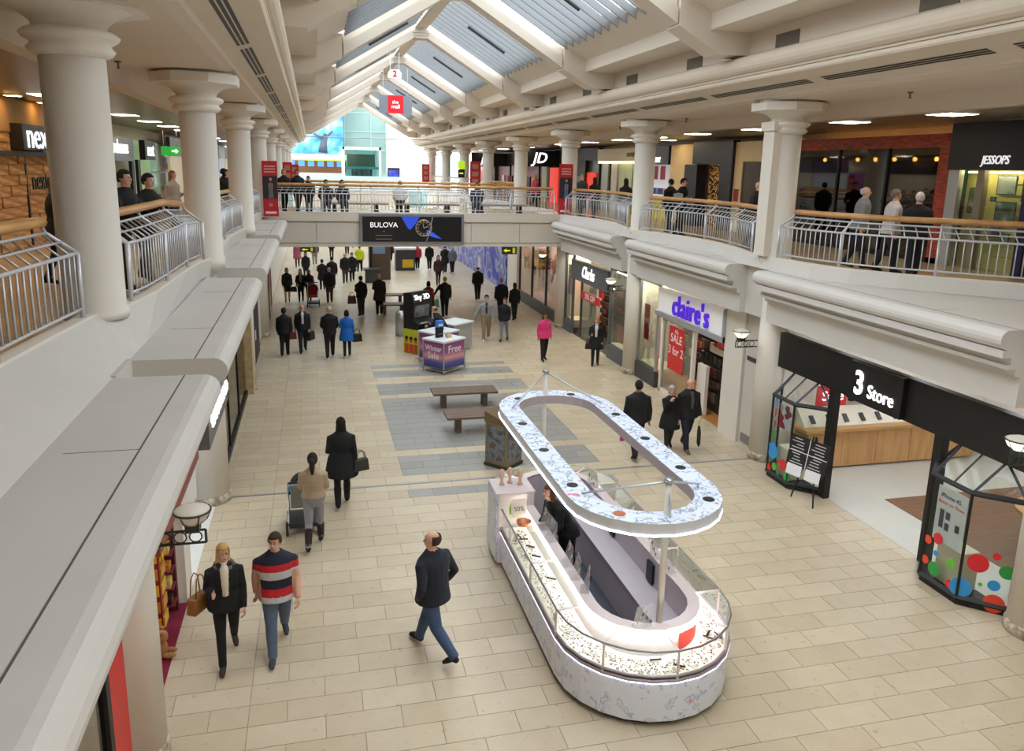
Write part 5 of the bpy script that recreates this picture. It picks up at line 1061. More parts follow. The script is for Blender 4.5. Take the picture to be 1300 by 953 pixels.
def exit_sign(x, y, z, w, h, label):
    t = thing('exit_sign', label, 'exit sign', (x, y, z)); MB().box(x - w / 2, x + w / 2, y, y + .04, z, z + h).build('board', mat('#1e5a2c', .5), t)
    MB().prism([(x - w * .4, z + h * .5), (x - w * .2, z + h * .75), (x - w * .2, z + h * .58), (x + w * .05, z + h * .58), (x + w * .05, z + h * .42), (x - w * .2, z + h * .42), (x - w * .2, z + h * .25)], y - .01, y).build('arrow', glow('#e8d83a', .8), t)
    MB().box(x + w * .22, x + w * .38, y - .008, y, z + h * .15, z + h * .85).build('door_mark', glow('#c8c83a', .5), t)
    for q in (-.3, .3): MB().tube([(x + q * w, y + .02, z + h), (x + q * w, y + .02, 3.45)], .008, 4).build('hanger', STEEL, t)
exit_sign(7.6, 30.5, 3.03, .62, .3, 'green exit sign with yellow arrow under the bridge by the mural'); exit_sign(-.28, 33, 2.88, .58, .2, 'green exit sign under the bridge near the skirt woman')
eu = thing('exit_sign', 'yellow green exit sign above black arrow board on far gallery', 'exit sign', (9.45, 51.5, 5.8)); MB().box(9.25, 9.7, 51.5, 51.54, 6.3, 6.82).build('board', glow('#a8d020', .8), eu); MB().box(9.25, 9.7, 51.5, 51.54, 5.75, 6.28).build('arrow_board', BLACK, eu); MB().box(9.35, 9.6, 51.48, 51.5, 5.98, 6.06).build('arrow', glow('#e8e040', .8), eu)
# benches of the bridge
for i, x in enumerate((1.6, 4.4, 7.4)):
    t = thing('bridge_bench', 'long flat grey bench on dark legs behind the bridge railing', 'bench', (x, 31.4, UF), group='grey benches on the bridge'); MB().box(x - 1.25, x + 1.25, 31.1, 31.7, UF + .42, UF + .48).build('seat', mat('#8f8a86', .4), t)
    for s in (-.8, .8): MB().box(x + s - .08, x + s + .08, 31.2, 31.6, UF, UF + .42).build('leg', BLACK, t)

# ---------------- far court beyond the roof
fc = thing('far_court', 'bright far court with teal glass wall and white side wall', 'court', (4, 88, UF), kind='structure')
TEAL = mat('#8fb4b2', .3, 0, .06, .5, name='teal_glass'); MB().box(-8, 16, 92, 92.4, 0, 13.5).build('end_wall', TEAL, fc)
for k in range(9): MB().box(-8 + k * 2.9, -7.9 + k * 2.9, 91.9, 92, 0, 13.5).build('mullion', mat('#a9cfd0', .3), fc)
for z in (8, 10, 12): MB().box(-8, 16, 91.88, 92, z, z + .12).build('transom', mat('#a9cfd0', .3), fc)
MB().box(-8, 14, 76, 92, UF - .4, UF).build('upper_floor', mat('#cfc8ba', .4), fc); MB().box(-9, 6.5, 67.4, 93, 13.5, 13.7).build('court_daylight_block', WHITE, fc); MB().box(8.2, 8.5, 72, 92, UF + 1.1, 13.5).build('white_wall', mat('#f2f0ee', .5), fc)  # solid slab over the court is added to cut the daylight there
MB().box(-8, 14, 75.9, 76.0, UF - .4, UF + .9).build('glass_balustrade', mat('#b8d0d0', .2), fc)
fm = thing('blue_mural', 'large blue painted mural with dark figure above the food court', 'mural', (.9, 90, 7)); MB().box(-2.2, 3.4, 89.9, 90, 7.4, 12).build('canvas', ramp_mat('blue_mural_paint', [(.3, '#1c6fc0'), (.5, '#5ab4e8'), (.7, '#c8e8f8')], 'noise', .7, .5, emit=.25), fm); MB().tube([(1.2, 89.85, 7.6), (1.3, 89.85, 8.6), (1.6, 89.85, 9.6)], [.5, .35, .2], 8, ry=[.04] * 3, ref=(1, 0, 0)).tube([(1.2, 89.85, 9.0), (.3, 89.85, 9.6)], [.18, .08], 6, ry=[.04] * 2).tube([(1.4, 89.85, 9.1), (2.3, 89.85, 9.9)], [.18, .08], 6, ry=[.04] * 2).build('painted_figure', mat('#5a6a80', .5), fm, True)
ff = thing('food_counter', 'food court counter with white canopy and row of blue screens', 'counter', (.5, 88, UF))
MB().box(-3, 3.6, 87.5, 88.5, 6.9, 7.4).build('canopy', glow('#f4f6ea', .5), ff); MB().box(-3, 3.6, 87.45, 87.5, 6.75, 6.9).build('green_strip', glow('#a8c84a', .5), ff); MB().box(-3, 3.6, 89, 89.2, UF, 6.9).build('backing', mat('#8a5a34', .5), ff); MB().box(-3, 3.6, 87.3, 88, UF, UF + 1.0).build('counter', mat('#b8c4c4', .4), ff)
for k in range(6): MB().box(-2.4 + k * 1.0, -1.75 + k * 1.0, 87.6, 87.7, 6.15, 6.7).build('menu_screen', glow('#3a78d8', 1.2), ff)
el = thing('glass_lift', 'teal glass lift shaft with white frame and dark doors', 'lift', (4.6, 77.5, UF))
TG = glass('#9fd4d4', .2); WF = mat('#e4ecec', .4)
for x in (2.9, 6.3):
    for y in (77, 79.6): MB().box(x - .1, x + .1, y - .1, y + .1, UF, 8.0).build('frame_post', WF, el)
MB().box(2.8, 6.4, 76.9, 77.1, 7.8, 8.05).box(2.8, 6.4, 79.5, 79.7, 7.8, 8.05).box(2.8, 3.0, 76.9, 79.7, 7.8, 8.05).box(6.2, 6.4, 76.9, 79.7, 7.8, 8.05).build('frame_top', WF, el); MB().box(2.9, 6.3, 77, 77.1, 6.0, 6.25).build('frame_band', mat('#6fb4b4', .4), el); MB().box(3.3, 5.9, 78.0, 79.2, 6.25, 7.4).build('lift_car', mat('#4a5a4a', .4), el)
MB().quad((2.9, 76.98, UF), (6.3, 76.98, UF), (6.3, 76.98, 7.8), (2.9, 76.98, 7.8)).build('pane', TG, el); MB().box(3.9, 5.3, 77.2, 77.3, UF, 6.0).build('lift_door', mat('#8a8480', .3, .4), el); MB().box(4.56, 4.64, 77.18, 77.2, UF, 6.0).build('door_joint', BLACK, el)
for q in (3.75, 5.45): MB().box(q - .12, q + .12, 77.15, 77.3, UF, 6.0).build('door_frame', DGREY, el)
ds = thing('advert_screen', 'black upright advert screen with blue picture beside the lift', 'screen', (8, 77, UF)); MB().box(7.0, 8.1, 76.6, 76.8, UF + .2, 6.2).build('case', BLACK, ds); MB().box(7.1, 8.0, 76.58, 76.6, UF + .5, 6.0).build('display', ramp_mat('screen_art', [(.3, '#15153a'), (.6, '#3a4ac0'), (.8, '#c04a4a')], 'noise', 2, .3, emit=.6), ds)
# ================================================================= PEOPLE
PENDING = []
SK = {'l': mat('#c89a80', .5, 0, .03, 12, name='skin_light'), 'p': mat('#d8a890', .5, 0, .03, 12, name='skin_pink'), 'd': mat('#5a3826', .5, 0, .03, 12, name='skin_dark'), 'm': mat('#a87858', .5, 0, .03, 12, name='skin_medium')}
EYE = mat('#2a1e18', .3); LIP = mat('#a85a50', .5)
CL = lambda h: mat(h, .85, 0, .08, 14, .25)
def hand(m, w, d, side, mi, grip=0.):
    """palm and five fingers at wrist w along direction d; side: direction of the thumb"""
    d = Vector(d).normalized(); side = Vector(side); side = (side - d * side.dot(d)).normalized(); nrm = d.cross(side)
    w = Vector(w); m.tube([w - d * .02, w + d * .03, w + d * .085], [.024, .034, .036], 8, mi, ref=nrm, ry=[.022, .036, .038]) if False else m.rings([[w + d * a + side * (sx * rx) + nrm * (sn * rn) for sx, sn in ((cos(2 * pi * k / 8), sin(2 * pi * k / 8)) for k in range(8))] for a, rx, rn in ((-.02, .026, .02), (.03, .036, .016), (.085, .038, .013))], True, mi)
    for k, l in enumerate((.062, .074, .07, .055)):
        b = w + d * .08 + side * (.028 - .0185 * k); c1 = .25 + grip; e1 = b + (d * cos(c1) + nrm * sin(c1)) * l * .55; c2 = .7 + 1.6 * grip; e2 = e1 + (d * cos(c2) + nrm * sin(c2)) * l * .5
        m.tube([b, e1, e2], [.0092, .0085, .0065], 6, mi)
    b = w + d * .03 + side * .032; e1 = b + (d * .6 + side * .7 + nrm * .3).normalized() * .035; m.tube([b, e1, e1 + (d * .9 + side * .2 + nrm * .4).normalized() * .03], [.011, .0095, .007], 6, mi)
def person(label, loc, rz, h=1.72, top='#1a1a1e', legs='#22242a', shoes='#17130f', skin='l', hair=('short', '#2a1d14'), coat=None, stride=18, arms=('hang', 'hang'), lean=0., turn=0., sit=False, fem=False, res=.024, stripes=None, skirt=None, collar=None, boots=None, wide=1.14, swing=None, cat='person', group=None, bare=False, inner=None):
    """one continuous figure facing -Y; limbs, torso and head are grown together, hands and features follow"""
    s_ = MB(); M_ = [CL(top), CL(legs), CL(shoes), SK[skin]]; lean = R(lean)
    if inner: M_.append(CL(inner))
    zoff = 0.; A = []
    hipz = .92
    def sh(z): return -(z - .95) * math.tan(lean) if z > .95 else 0
    legs_j = []
    for k, s in enumerate((-1, 1)):
        if sit: th, bd = R(84), R(84)
        elif k == 0: th, bd = R(stride), R(4)
        else: th, bd = -R(stride * .8), R(stride * 1.0 + 4)
        hp = Vector((s * .088, 0, hipz)); kn = hp + Vector((s * .005, -sin(th), -cos(th))) * .43; ph = th - bd
        an = kn + Vector((0, -sin(ph), -cos(ph))) * .41; fp = 0 if (k == 0 or sit) else R(stride * 1.1)
        if sit: fp = 0
        heel = an + Vector((0, .05 * cos(fp), -.05)); toe = an + Vector((s * .02, -.19 * cos(fp), -.06 - .17 * sin(fp)))
        legs_j.append((hp, kn, an, heel, toe))
    low = min(min(l[3].z, l[4].z) for l in legs_j) - .035; dz = -low
    up = lambda v: Vector((v[0], v[1], v[2] + dz))
    wt = 1.06 if not fem else .92
    for hp, kn, an, heel, toe in legs_j:
        hp, kn, an, heel, toe = map(up, (hp, kn, an, heel, toe)); k2 = 1.02 if fem else 1.2
        mi = 3 if bare else 1
        s_.tube([hp + Vector((0, 0, .06)), hp.lerp(kn, .45), kn, kn.lerp(an, .35), kn.lerp(an, .75), an + (an - kn).normalized() * .01], [.1 * k2, .088 * k2, .067 * k2, .064 * k2, .055 * k2, .055 * k2], 10, mi, ref=(1, 0, 0))
        if boots: s_.tube([kn.lerp(an, .22), kn.lerp(an, .5), an + (an - kn).normalized() * .03], [.073, .07, .056], 10, 2, ref=(1, 0, 0))
        s_.tube([heel + Vector((0, .01, .015)), an + Vector((0, -.03, -.03)), an.lerp(toe, .6), toe], [.036, .047, .042, .026], 8, 2, ref=(0, 0, 1), ry=[.036, .045, .047, .032])
    def ell(z, rx, ry, oy=0.): return [Vector((rx * cos(2 * pi * q / 16), ry * sin(2 * pi * q / 16) + oy + sh(z), z + dz)) for q in range(16)]
    j = .022 if coat or top else .01
    W = wide
    if fem: prof = [(.8, .12, .1), (.9, .175, .125), (.98, .175, .125), (1.1, .135, .1), (1.22, .15, .12), (1.32, .165, .115), (1.41, .155, .09), (1.46, .09, .07), (1.5, .055, .055)]
    else: prof = [(.8, .12, .1), (.9, .165, .12), (1.0, .165, .125), (1.12, .165, .12), (1.26, .185, .125), (1.36, .195, .12), (1.42, .175, .1), (1.47, .1, .075), (1.51, .06, .06)]
    s_.rings([ell(z, rx * W, ry * W) for z, rx, ry in prof[:3]], True, 1); s_.rings([ell(z, (rx + j) * W, (ry + j) * W) for z, rx, ry in prof[2 if not coat else 1:]], True, 0)
    if coat:
        hem = {'jacket': .84, 'coat': .62, 'long': .45}[coat]; fl = {'jacket': .02, 'coat': .04, 'long': .06}[coat]; a0 = prof[2]
        if not sit: s_.rings([ell(1.12, (prof[3][1] + j) * W, (prof[3][2] + j) * W), ell(.98, (a0[1] + j + .01) * W, (a0[2] + j + .01) * W), ell(max(hem, .8), (a0[1] + j + fl) * W, (a0[2] + j + fl + .02) * W)] + ([ell(hem, (a0[1] + j + fl + .02) * W, (a0[2] + j + fl + .05) * W)] if hem < .78 else []), True, 0)
    if skirt: s_.rings([ell(1.02, .165, .12), ell(.9, .19, .14), ell(.55, .175, .15)], True, 1)
    if inner: s_.tube([Vector((0, -.125 * W + sh(1.08), 1.08 + dz)), Vector((0, -.132 * W + sh(1.27), 1.27 + dz)), Vector((0, -.095 * W + sh(1.43), 1.43 + dz)), Vector((0, -.05 + sh(1.5), 1.5 + dz))], [.03, .045, .055, .045], 8, 4, ref=(1, 0, 0), ry=[.035, .04, .045, .03])
    sw = stride if swing is None else swing; hands = []
    for k, s in enumerate((-1, 1)):
        shd = Vector(((.15 if fem else .178) * s * W, sh(1.4), 1.39)); p = arms[k]; f = sin(R(sw)) * (-1 if k == 0 else 1) * .25
        if p == 'hang': el = shd + Vector((s * .05, .03 - f * .6, -.28)); wr = el + Vector((s * .0, -.07 - f, -.235))
        elif p == 'bent': el = shd + Vector((s * .06, .05, -.275)); wr = el + Vector((-s * .07, -.23, .03))
        elif p == 'low': el = shd + Vector((s * .07, -.02, -.28)); wr = el + Vector((-s * .09, -.19, -.14))
        elif p == 'pocket': el = shd + Vector((s * .1, .1, -.26)); wr = el + Vector((-s * .08, -.13, -.18))
        elif p == 'push': el = shd + Vector((s * .05, -.06, -.27)); wr = el + Vector((-s * .01, -.24, -.06))
        elif p == 'face': el = shd + Vector((s * .02, -.14, -.22)); wr = el + Vector((-s * .12, -.08, .24))
        elif p == 'rail': el = shd + Vector((s * .1, -.12, -.25)); wr = el + Vector((-s * .12, -.2, -.06))
        elif p == 'out': el = shd + Vector((s * .16, -.04, -.23)); wr = el + Vector((s * .08, -.1, -.2))
        else: el, wr = shd + Vector(p[0]), shd + Vector(p[1])
        shd, el, wr = map(up, (shd, el, wr)); t = .012
        s_.tube([shd + Vector((-s * .05, 0, .0)), shd + Vector((s * .01, 0, -.02)), shd.lerp(el, .5), el, el.lerp(wr, .5), wr], [.062, .066 + t, .055 + t, .047 + t, .042 + t, .036 + t * .6], 10, 0)
        if bare_arm(arms, k, stripes): s_.tube([shd.lerp(el, .75), el, el.lerp(wr, .5), wr], [.05, .046, .043, .034], 10, 3)
        d = (wr - el).normalized(); hands.append((wr - d * .005, d, Vector((-s * .4, -1, 0)) if abs(d.z) > .6 else Vector((-s * .3, 0, 1))))
    ny = sh(1.55)
    s_.tube([(0, sh(1.42), 1.42 + dz), (0, ny - .005, 1.5 + dz), (0, ny - .012, 1.58 + dz)], [.062, .054, .054], 10, 3)
    hc = Vector((0, ny - .018, 1.645 + dz)); tm = Matrix.Rotation(R(turn), 3, 'Z')
    H = lambda x, y, z: hc + tm @ Vector((x, y, z))
    def hball(c, r, mi, mb, n=12, k=8):
        rs = []
        for i in range(1, k):
            a = -pi / 2 + pi * i / k; rs.append([H(c[0] + r[0] * cos(a) * cos(2 * pi * q / n), c[1] + r[1] * cos(a) * sin(2 * pi * q / n), c[2] + r[2] * sin(a)) for q in range(n)])
        mb.rings(rs, True, mi)
    hball((0, .008, .012), (.074, .094, .098), 3, s_); hball((0, -.02, -.055), (.058, .07, .068), 3, s_)
    # features added after the body is grown
    x_ = MB()
    for (w, d, sd) in hands: hand(x_, w, d, sd, 3, .25)
    for s in (-1, 1):
        hball((s * .03, -.082, .008), (.012, .007, .007), 4, x_, 8, 6); hball((s * .031, -.081, .026), (.017, .006, .004), 5, x_, 8, 5); hball((s * .075, .005, 0), (.012, .022, .032), 3, x_, 8, 6)
    hball((0, -.092, -.022), (.013, .018, .026), 3, x_, 8, 6); hball((0, -.086, -.062), (.024, .008, .007), 6, x_, 8, 5)
    hs, hcol = hair
    o = bpy.data.objects.new('person', s_.mesh('person_shape', M_)); COL.objects.link(o)
    o.location = loc; o.rotation_euler = (0, 0, R(rz)); q = h / 1.765; o.scale = (q, q, q)
    stamp(o, label, cat, group)
    rm = o.modifiers.new('r', 'REMESH'); rm.mode = 'VOXEL'; rm.voxel_size = res
    sm = o.modifiers.new('s', 'SMOOTH'); sm.factor = .5; sm.iterations = 3 if res < .02 else 2
    allm = M_ + ([CL('#888888')] if not inner else [])
    PENDING.append((o, s_, x_, M_, [EYE, CL(hcol), LIP], stripes, dz))
    # hair
    hm = MB(); n, kk = 16, 11; R_ = (.082, .104, .108)
    def keep(dx, dy, dz_):
        if hs == 'none': return False
        if hs == 'fringe': return dy > -.05 and -.55 < dz_ < .28
        if hs == 'short': return dz_ > .5 or (dy > -.5 and dz_ > .22) or (dy > -.2 and dz_ > -.1) or (dy > .2 and dz_ > -.6)
        return dz_ > .5 or (dy > -.42 and dz_ > -.75)
    V = lambda i, j: (cos(-pi / 2 + pi * i / kk) * cos(2 * pi * j / n), cos(-pi / 2 + pi * i / kk) * sin(2 * pi * j / n), sin(-pi / 2 + pi * i / kk))
    for i in range(kk):
        for j_ in range(n):
            c = [V(i, j_), V(i, j_ + 1), V(i + 1, j_ + 1), V(i + 1, j_)]; m4 = [sum(v[t] for v in c) / 4 for t in range(3)]
            if keep(*m4): hm.add([H(v[0] * R_[0], .012 + v[1] * R_[1], .016 + v[2] * R_[2]) for v in c], [(0, 1, 2, 3)])
    if hs == 'long': hm.rings([[H(rx * cos(2 * pi * a / 12), .045 + ry * sin(2 * pi * a / 12), z) for a in range(12)] for z, rx, ry in ((.06, .075, .05), (-.02, .088, .06), (-.1, .095, .055), (-.19, .1, .05), (-.24, .085, .04))])
    if hs == 'bob': hm.rings([[H(rx * cos(2 * pi * a / 12), .035 + ry * sin(2 * pi * a / 12), z) for a in range(12)] for z, rx, ry in ((.06, .075, .06), (-.03, .092, .075), (-.1, .09, .065))])
    if hs == 'pony': hm.tube([H(0, .1, .04), H(0, .15, 0), H(0, .15, -.1), H(0, .13, -.22)], [.03, .04, .038, .015], 8)
    if hm.v:
        ho = link('hair', hm.mesh('hair', CL(hcol), True), o); ms = ho.modifiers.new('w', 'WELD'); ms.merge_threshold = .0005; so = ho.modifiers.new('t', 'SOLIDIFY'); so.thickness = .012; so.offset = .6
    if collar:
        cm = MB()
        for q in range(22):
            a = 2 * pi * q / 22; rr = random.uniform(.034, .05)
            if not -2.0 < a - 2 * pi * .75 + .0 < -.0 or abs(cos(a)) > .35: cm.ball((.105 * cos(a), sh(1.44) + .085 * sin(a), 1.45 + dz + .03 * sin(a)), (rr, rr, rr * .9), 7, 5)
        link('fur_collar', cm.mesh('fur_collar', ramp_mat('brown_fur', [(.3, '#3a2e26'), (.7, '#8a7868')], 'noise', 60, .9), True), o)
    return o
def bare_arm(arms, k, stripes): return bool(stripes)
def finish_people():
    bpy.context.view_layer.update(); dg = bpy.context.evaluated_depsgraph_get()
    for o, s_, x_, M_, extra, stripes, dz in PENDING:
        me = bpy.data.meshes.new_from_object(o.evaluated_get(dg)); o.modifiers.clear()
        bv = BVHTree.FromPolygons([Vector(v) for v in s_.v], s_.f); mats = list(M_)
        while len(mats) < 5: mats.append(M_[0])
        nb = len(mats); smat = []
        if stripes:
            for c in stripes[1]: smat.append(CL(c))
        vs = [v.co.copy() for v in me.vertices]; fs = [tuple(p.vertices) for p in me.polygons]; mi = []
        for p in me.polygons:
            _, _, idx, _ = bv.find_nearest(p.center); a = s_.m[idx] if idx is not None else 0
            if stripes and a == 0:
                z = p.center.z - dz
                if abs(p.center.x) > .2 and z < stripes[2]: a = 3
                else:
                    for zi, b in enumerate(stripes[0]):
                        if z >= b: a = nb + 3 + zi; break
            mi.append(a)
        base = len(vs); vs += [Vector(v) for v in x_.v]; fs += [tuple(base + i for i in f) for f in x_.f]
        mi += [m if m <= 3 else nb + (m - 4) for m in x_.m]
        nm = bpy.data.meshes.new('person'); nm.from_pydata(vs, [], fs)
        for m in mats + extra + smat: nm.materials.append(m)
        nm.polygons.foreach_set('material_index', mi); nm.polygons.foreach_set('use_smooth', [True] * len(fs)); nm.update()
        o.data = nm; bpy.data.meshes.remove(me)
def bag(label, loc, rz, w, h, d, col, strap=.16, name='handbag'):
    t = thing(name, label, 'bag', loc, R(rz))
    soft(MB().prism([(-w / 2, 0), (w / 2, 0), (w * .42, h), (-w * .42, h)], -d / 2, d / 2).build('body', mat(col, .5), t, world=False), .02)
    for s in (-.3, .3): MB().tube([(-w * .3, s * d, h - .01), (-w * .2, s * d, h + strap * .8), (0, s * d, h + strap), (w * .2, s * d, h + strap * .8), (w * .3, s * d, h - .01)], .008, 5).build('strap', mat(col, .5), t, True, world=False)
GR = 'shoppers on the ground level'; GU = 'people on the gallery'
N = .016
# ---- near figures
person('blonde woman in black coat with fur collar and trousers walking', (-1.25, 9.75, 0), 8, 1.68, '#121214', '#101012', '#3a2c22', 'p', ('long', '#c9a468'), 'jacket', 20, ('bent', 'hang'), res=N, fem=True, inner='#d9d0bc', turn=8, collar=True, group=GR)
person('man in red and navy striped rugby shirt and blue jeans walking', (-.62, 9.83, 0), 4, 1.74, '#b8222c', '#54657c', '#3a4048', 'p', ('short', '#3a2c20'), 'jacket', 22, ('hang', 'hang'), res=N, wide=1.2, stripes=([1.37, 1.27, 1.16, 1.04, .93, 0], ['#1e2232', '#c22430', '#c4c6cc', '#1e2232', '#c22430', '#c4c6cc'], 1.24), turn=-20, group=GR)
person('woman in beige jacket and grey leggings pushing a pushchair', (-.14, 12.72, 0), 176, 1.7, '#a8957c', '#8a8a90', '#2a1c16', 'p', ('pony', '#231712'), None, 16, ('push', 'push'), res=N, fem=True, boots=True, group=GR)
person('woman in knee length black coat with handbag walking away', (.38, 14.33, 0), 180, 1.76, '#0f0f11', '#101013', '#0e0c0c', 'm', ('long', '#15100e'), 'coat', 12, ('hang', 'bent'), res=N, fem=True, boots=True, wide=1.25, group=GR)
person('balding man in navy jumper and jeans, hands in pockets', (1.38, 9.3, 0), -140, 1.84, '#161a26', '#3a4e70', '#15110e', 'p', ('fringe', '#3a2a20'), 'jacket', 24, ('pocket', 'pocket'), res=N, wide=1.2, turn=35, group=GR)
person('man in black jumper walking away past the kiosk with pink bag', (6.99, 15.7, 0), 172, 1.83, '#15151a', '#101014', '#100e0d', 'm', ('short', '#15100d'), 'jacket', 16, ('hang', 'hang'), res=N, group=GR)
person('grey haired woman in black coat with hand to her mouth', (7.95, 16.0, 0), -12, 1.58, '#131316', '#26262c', '#151210', 'p', ('bob', '#b8b0a8'), 'coat', 14, ('face', 'hang'), res=N, fem=True, wide=1.1, group=GR)
person('bald man in black jacket holding folded green umbrella', (8.35, 15.9, 0), 5, 1.76, '#121215', '#1c2230', '#5a544c', 'p', ('none', '#8a7a6a'), 'jacket', 14, ('hang', 'hang'), res=N, wide=1.18, inner='#4a4a50', group=GR)
# ---- middle distance
person('woman in bright pink jacket walking towards the kiosk', (7.49, 24.87, 0), 5, 1.67, '#d83a78', '#1c1c22', '#14110f', 'm', ('long', '#2a1814'), 'jacket', 8, ('hang', 'hang'), fem=True, group=GR)
person('fair haired woman in dark coat and white scarf', (9.02, 23.97, 0), -20, 1.64, '#16181f', '#222838', '#1a1412', 'p', ('bob', '#b07a48'), 'coat', 6, ('bent', 'hang'), fem=True, inner='#d8d4cc', group=GR)
person('man in grey cardigan and khaki trousers walking', (6.19, 28.18, 0), -12, 1.78, '#8f9498', '#94826a', '#d8d4d0', 'p', ('short', '#1c1512'), None, 14, ('out', 'hang'), inner='#3a3038', group=GR)
person('woman in black duffel coat and grey jeans walking with him', (6.87, 28.1, 0), -25, 1.66, '#15161c', '#7f8794', '#17130f', 'p', ('bob', '#2a1a12'), 'jacket', 12, ('hang', 'hang'), fem=True, group=GR)
person('man in black suit walking away beside the hoarding', (7.74, 37.36, 0), 180, 1.68, '#121216', '#14141a', '#0f0d0c', 'p', ('fringe', '#4a3a30'), 'jacket', 8, ('hang', 'hang'), res=.03, group=GR)
person('broad man in black coat behind the duffel coat woman', (7.78, 32.48, 0), 178, 1.77, '#111114', '#15151a', '#0f0d0c', 'p', ('short', '#8a7a66'), 'jacket', 10, ('hang', 'hang'), res=.03, wide=1.15, group=GR)
person('woman in black jacket walking away near the pink shop', (8.26, 32.04, 0), 182, 1.63, '#121217', '#16161c', '#0f0d0c', 'm', ('bob', '#2a1e18'), 'jacket', 10, ('hang', 'hang'), res=.03, fem=True, group=GR)
person('man in black jacket carrying teal shopping bag', (5.42, 33.15, 0), 176, 1.77, '#111114', '#15151a', '#0f0d0c', 'p', ('short', '#9a8a70'), 'jacket', 12, ('hang', 'out'), res=.028, wide=1.1, group=GR)
person('woman in dark red coat behind the black display unit', (4.67, 32.87, 0), 170, 1.62, '#6a1a20', '#1c1418', '#0f0d0c', 'm', ('bob', '#15100d'), 'coat', 8, ('hang', 'hang'), res=.028, fem=True, group=GR)
person('man in black jacket standing with brown holdall', (1.88, 33.82, 0), -160, 1.74, '#141214', '#2a2020', '#0f0d0c', 'm', ('short', '#1c1512'), 'jacket', 3, ('hang', 'bent'), res=.028, wide=1.1, group=GR)
person('white haired man in dark maroon coat standing by bench', (2.68, 34.05, 0), 178, 1.8, '#2a1416', '#16141a', '#0f0d0c', 'p', ('short', '#b8b0a6'), 'coat', 5, ('hang', 'bent'), res=.028, wide=1.1, group=GR)
person('person in black suit with red bag walking away', (-1.07, 26.85, 0), 176, 1.65, '#131318', '#14141a', '#0f0d0c', 'd', ('short', '#0f0c0b'), 'jacket', 6, ('hang', 'hang'), wide=1.12, group=GR)
person('white haired man in dark jumper with briefcase', (-.48, 27.35, 0), 4, 1.7, '#17181d', '#202632', '#0f0d0c', 'p', ('fringe', '#c8c0b8'), 'jacket', 16, ('hang', 'hang'), inner='#d8d8da', wide=1.05, group=GR)
person('man in black blazer with grey cap of hair walking away', (.41, 26.4, 0), 180, 1.78, '#0f0f12', '#191418', '#0f0d0c', 'p', ('short', '#b0a89e'), 'jacket', 16, ('low', 'low'), wide=1.12, group=GR)
person('woman in bright blue coat with black handbag', (.98, 26.48, 0), 178, 1.6, '#1560b8', '#111116', '#0f0d0c', 'm', ('bob', '#1a1310'), 'coat', 8, ('hang', 'bent'), fem=True, wide=1.15, group=GR)
# ---- beyond the bridge
person('woman in black skirt suit carrying black bag', (-1.3, 37.81, 0), 2, 1.62, '#131215', '#151418', '#15110f', 'p', ('bob', '#6a4a34'), 'jacket', 6, ('hang', 'hang'), res=.03, fem=True, skirt=True, bare=True, group=GR)
person('woman in dark jacket walking beside red pushchair', (-.68, 37.75, 0), 0, 1.56, '#15151a', '#171a22', '#0f0d0c', 'p', ('long', '#2a1a14'), 'jacket', 6, ('low', 'hang'), res=.03, fem=True, inner='#8a7a70', group=GR)
person('dark coated woman bending behind the red pushchair', (-.3, 37.7, 0), 10, 1.55, '#111115', '#15151a', '#0f0d0c', 'm', ('long', '#9a7a58'), 'jacket', 8, ('push', 'push'), res=.03, fem=True, group=GR)
person('older man in dark jumper and brown trousers walking', (.63, 37.35, 0), 0, 1.7, '#1a2028', '#3f3732', '#15110f', 'p', ('fringe', '#8a7a6a'), 'jacket', 10, ('hang', 'hang'), res=.03, wide=1.15, group=GR)
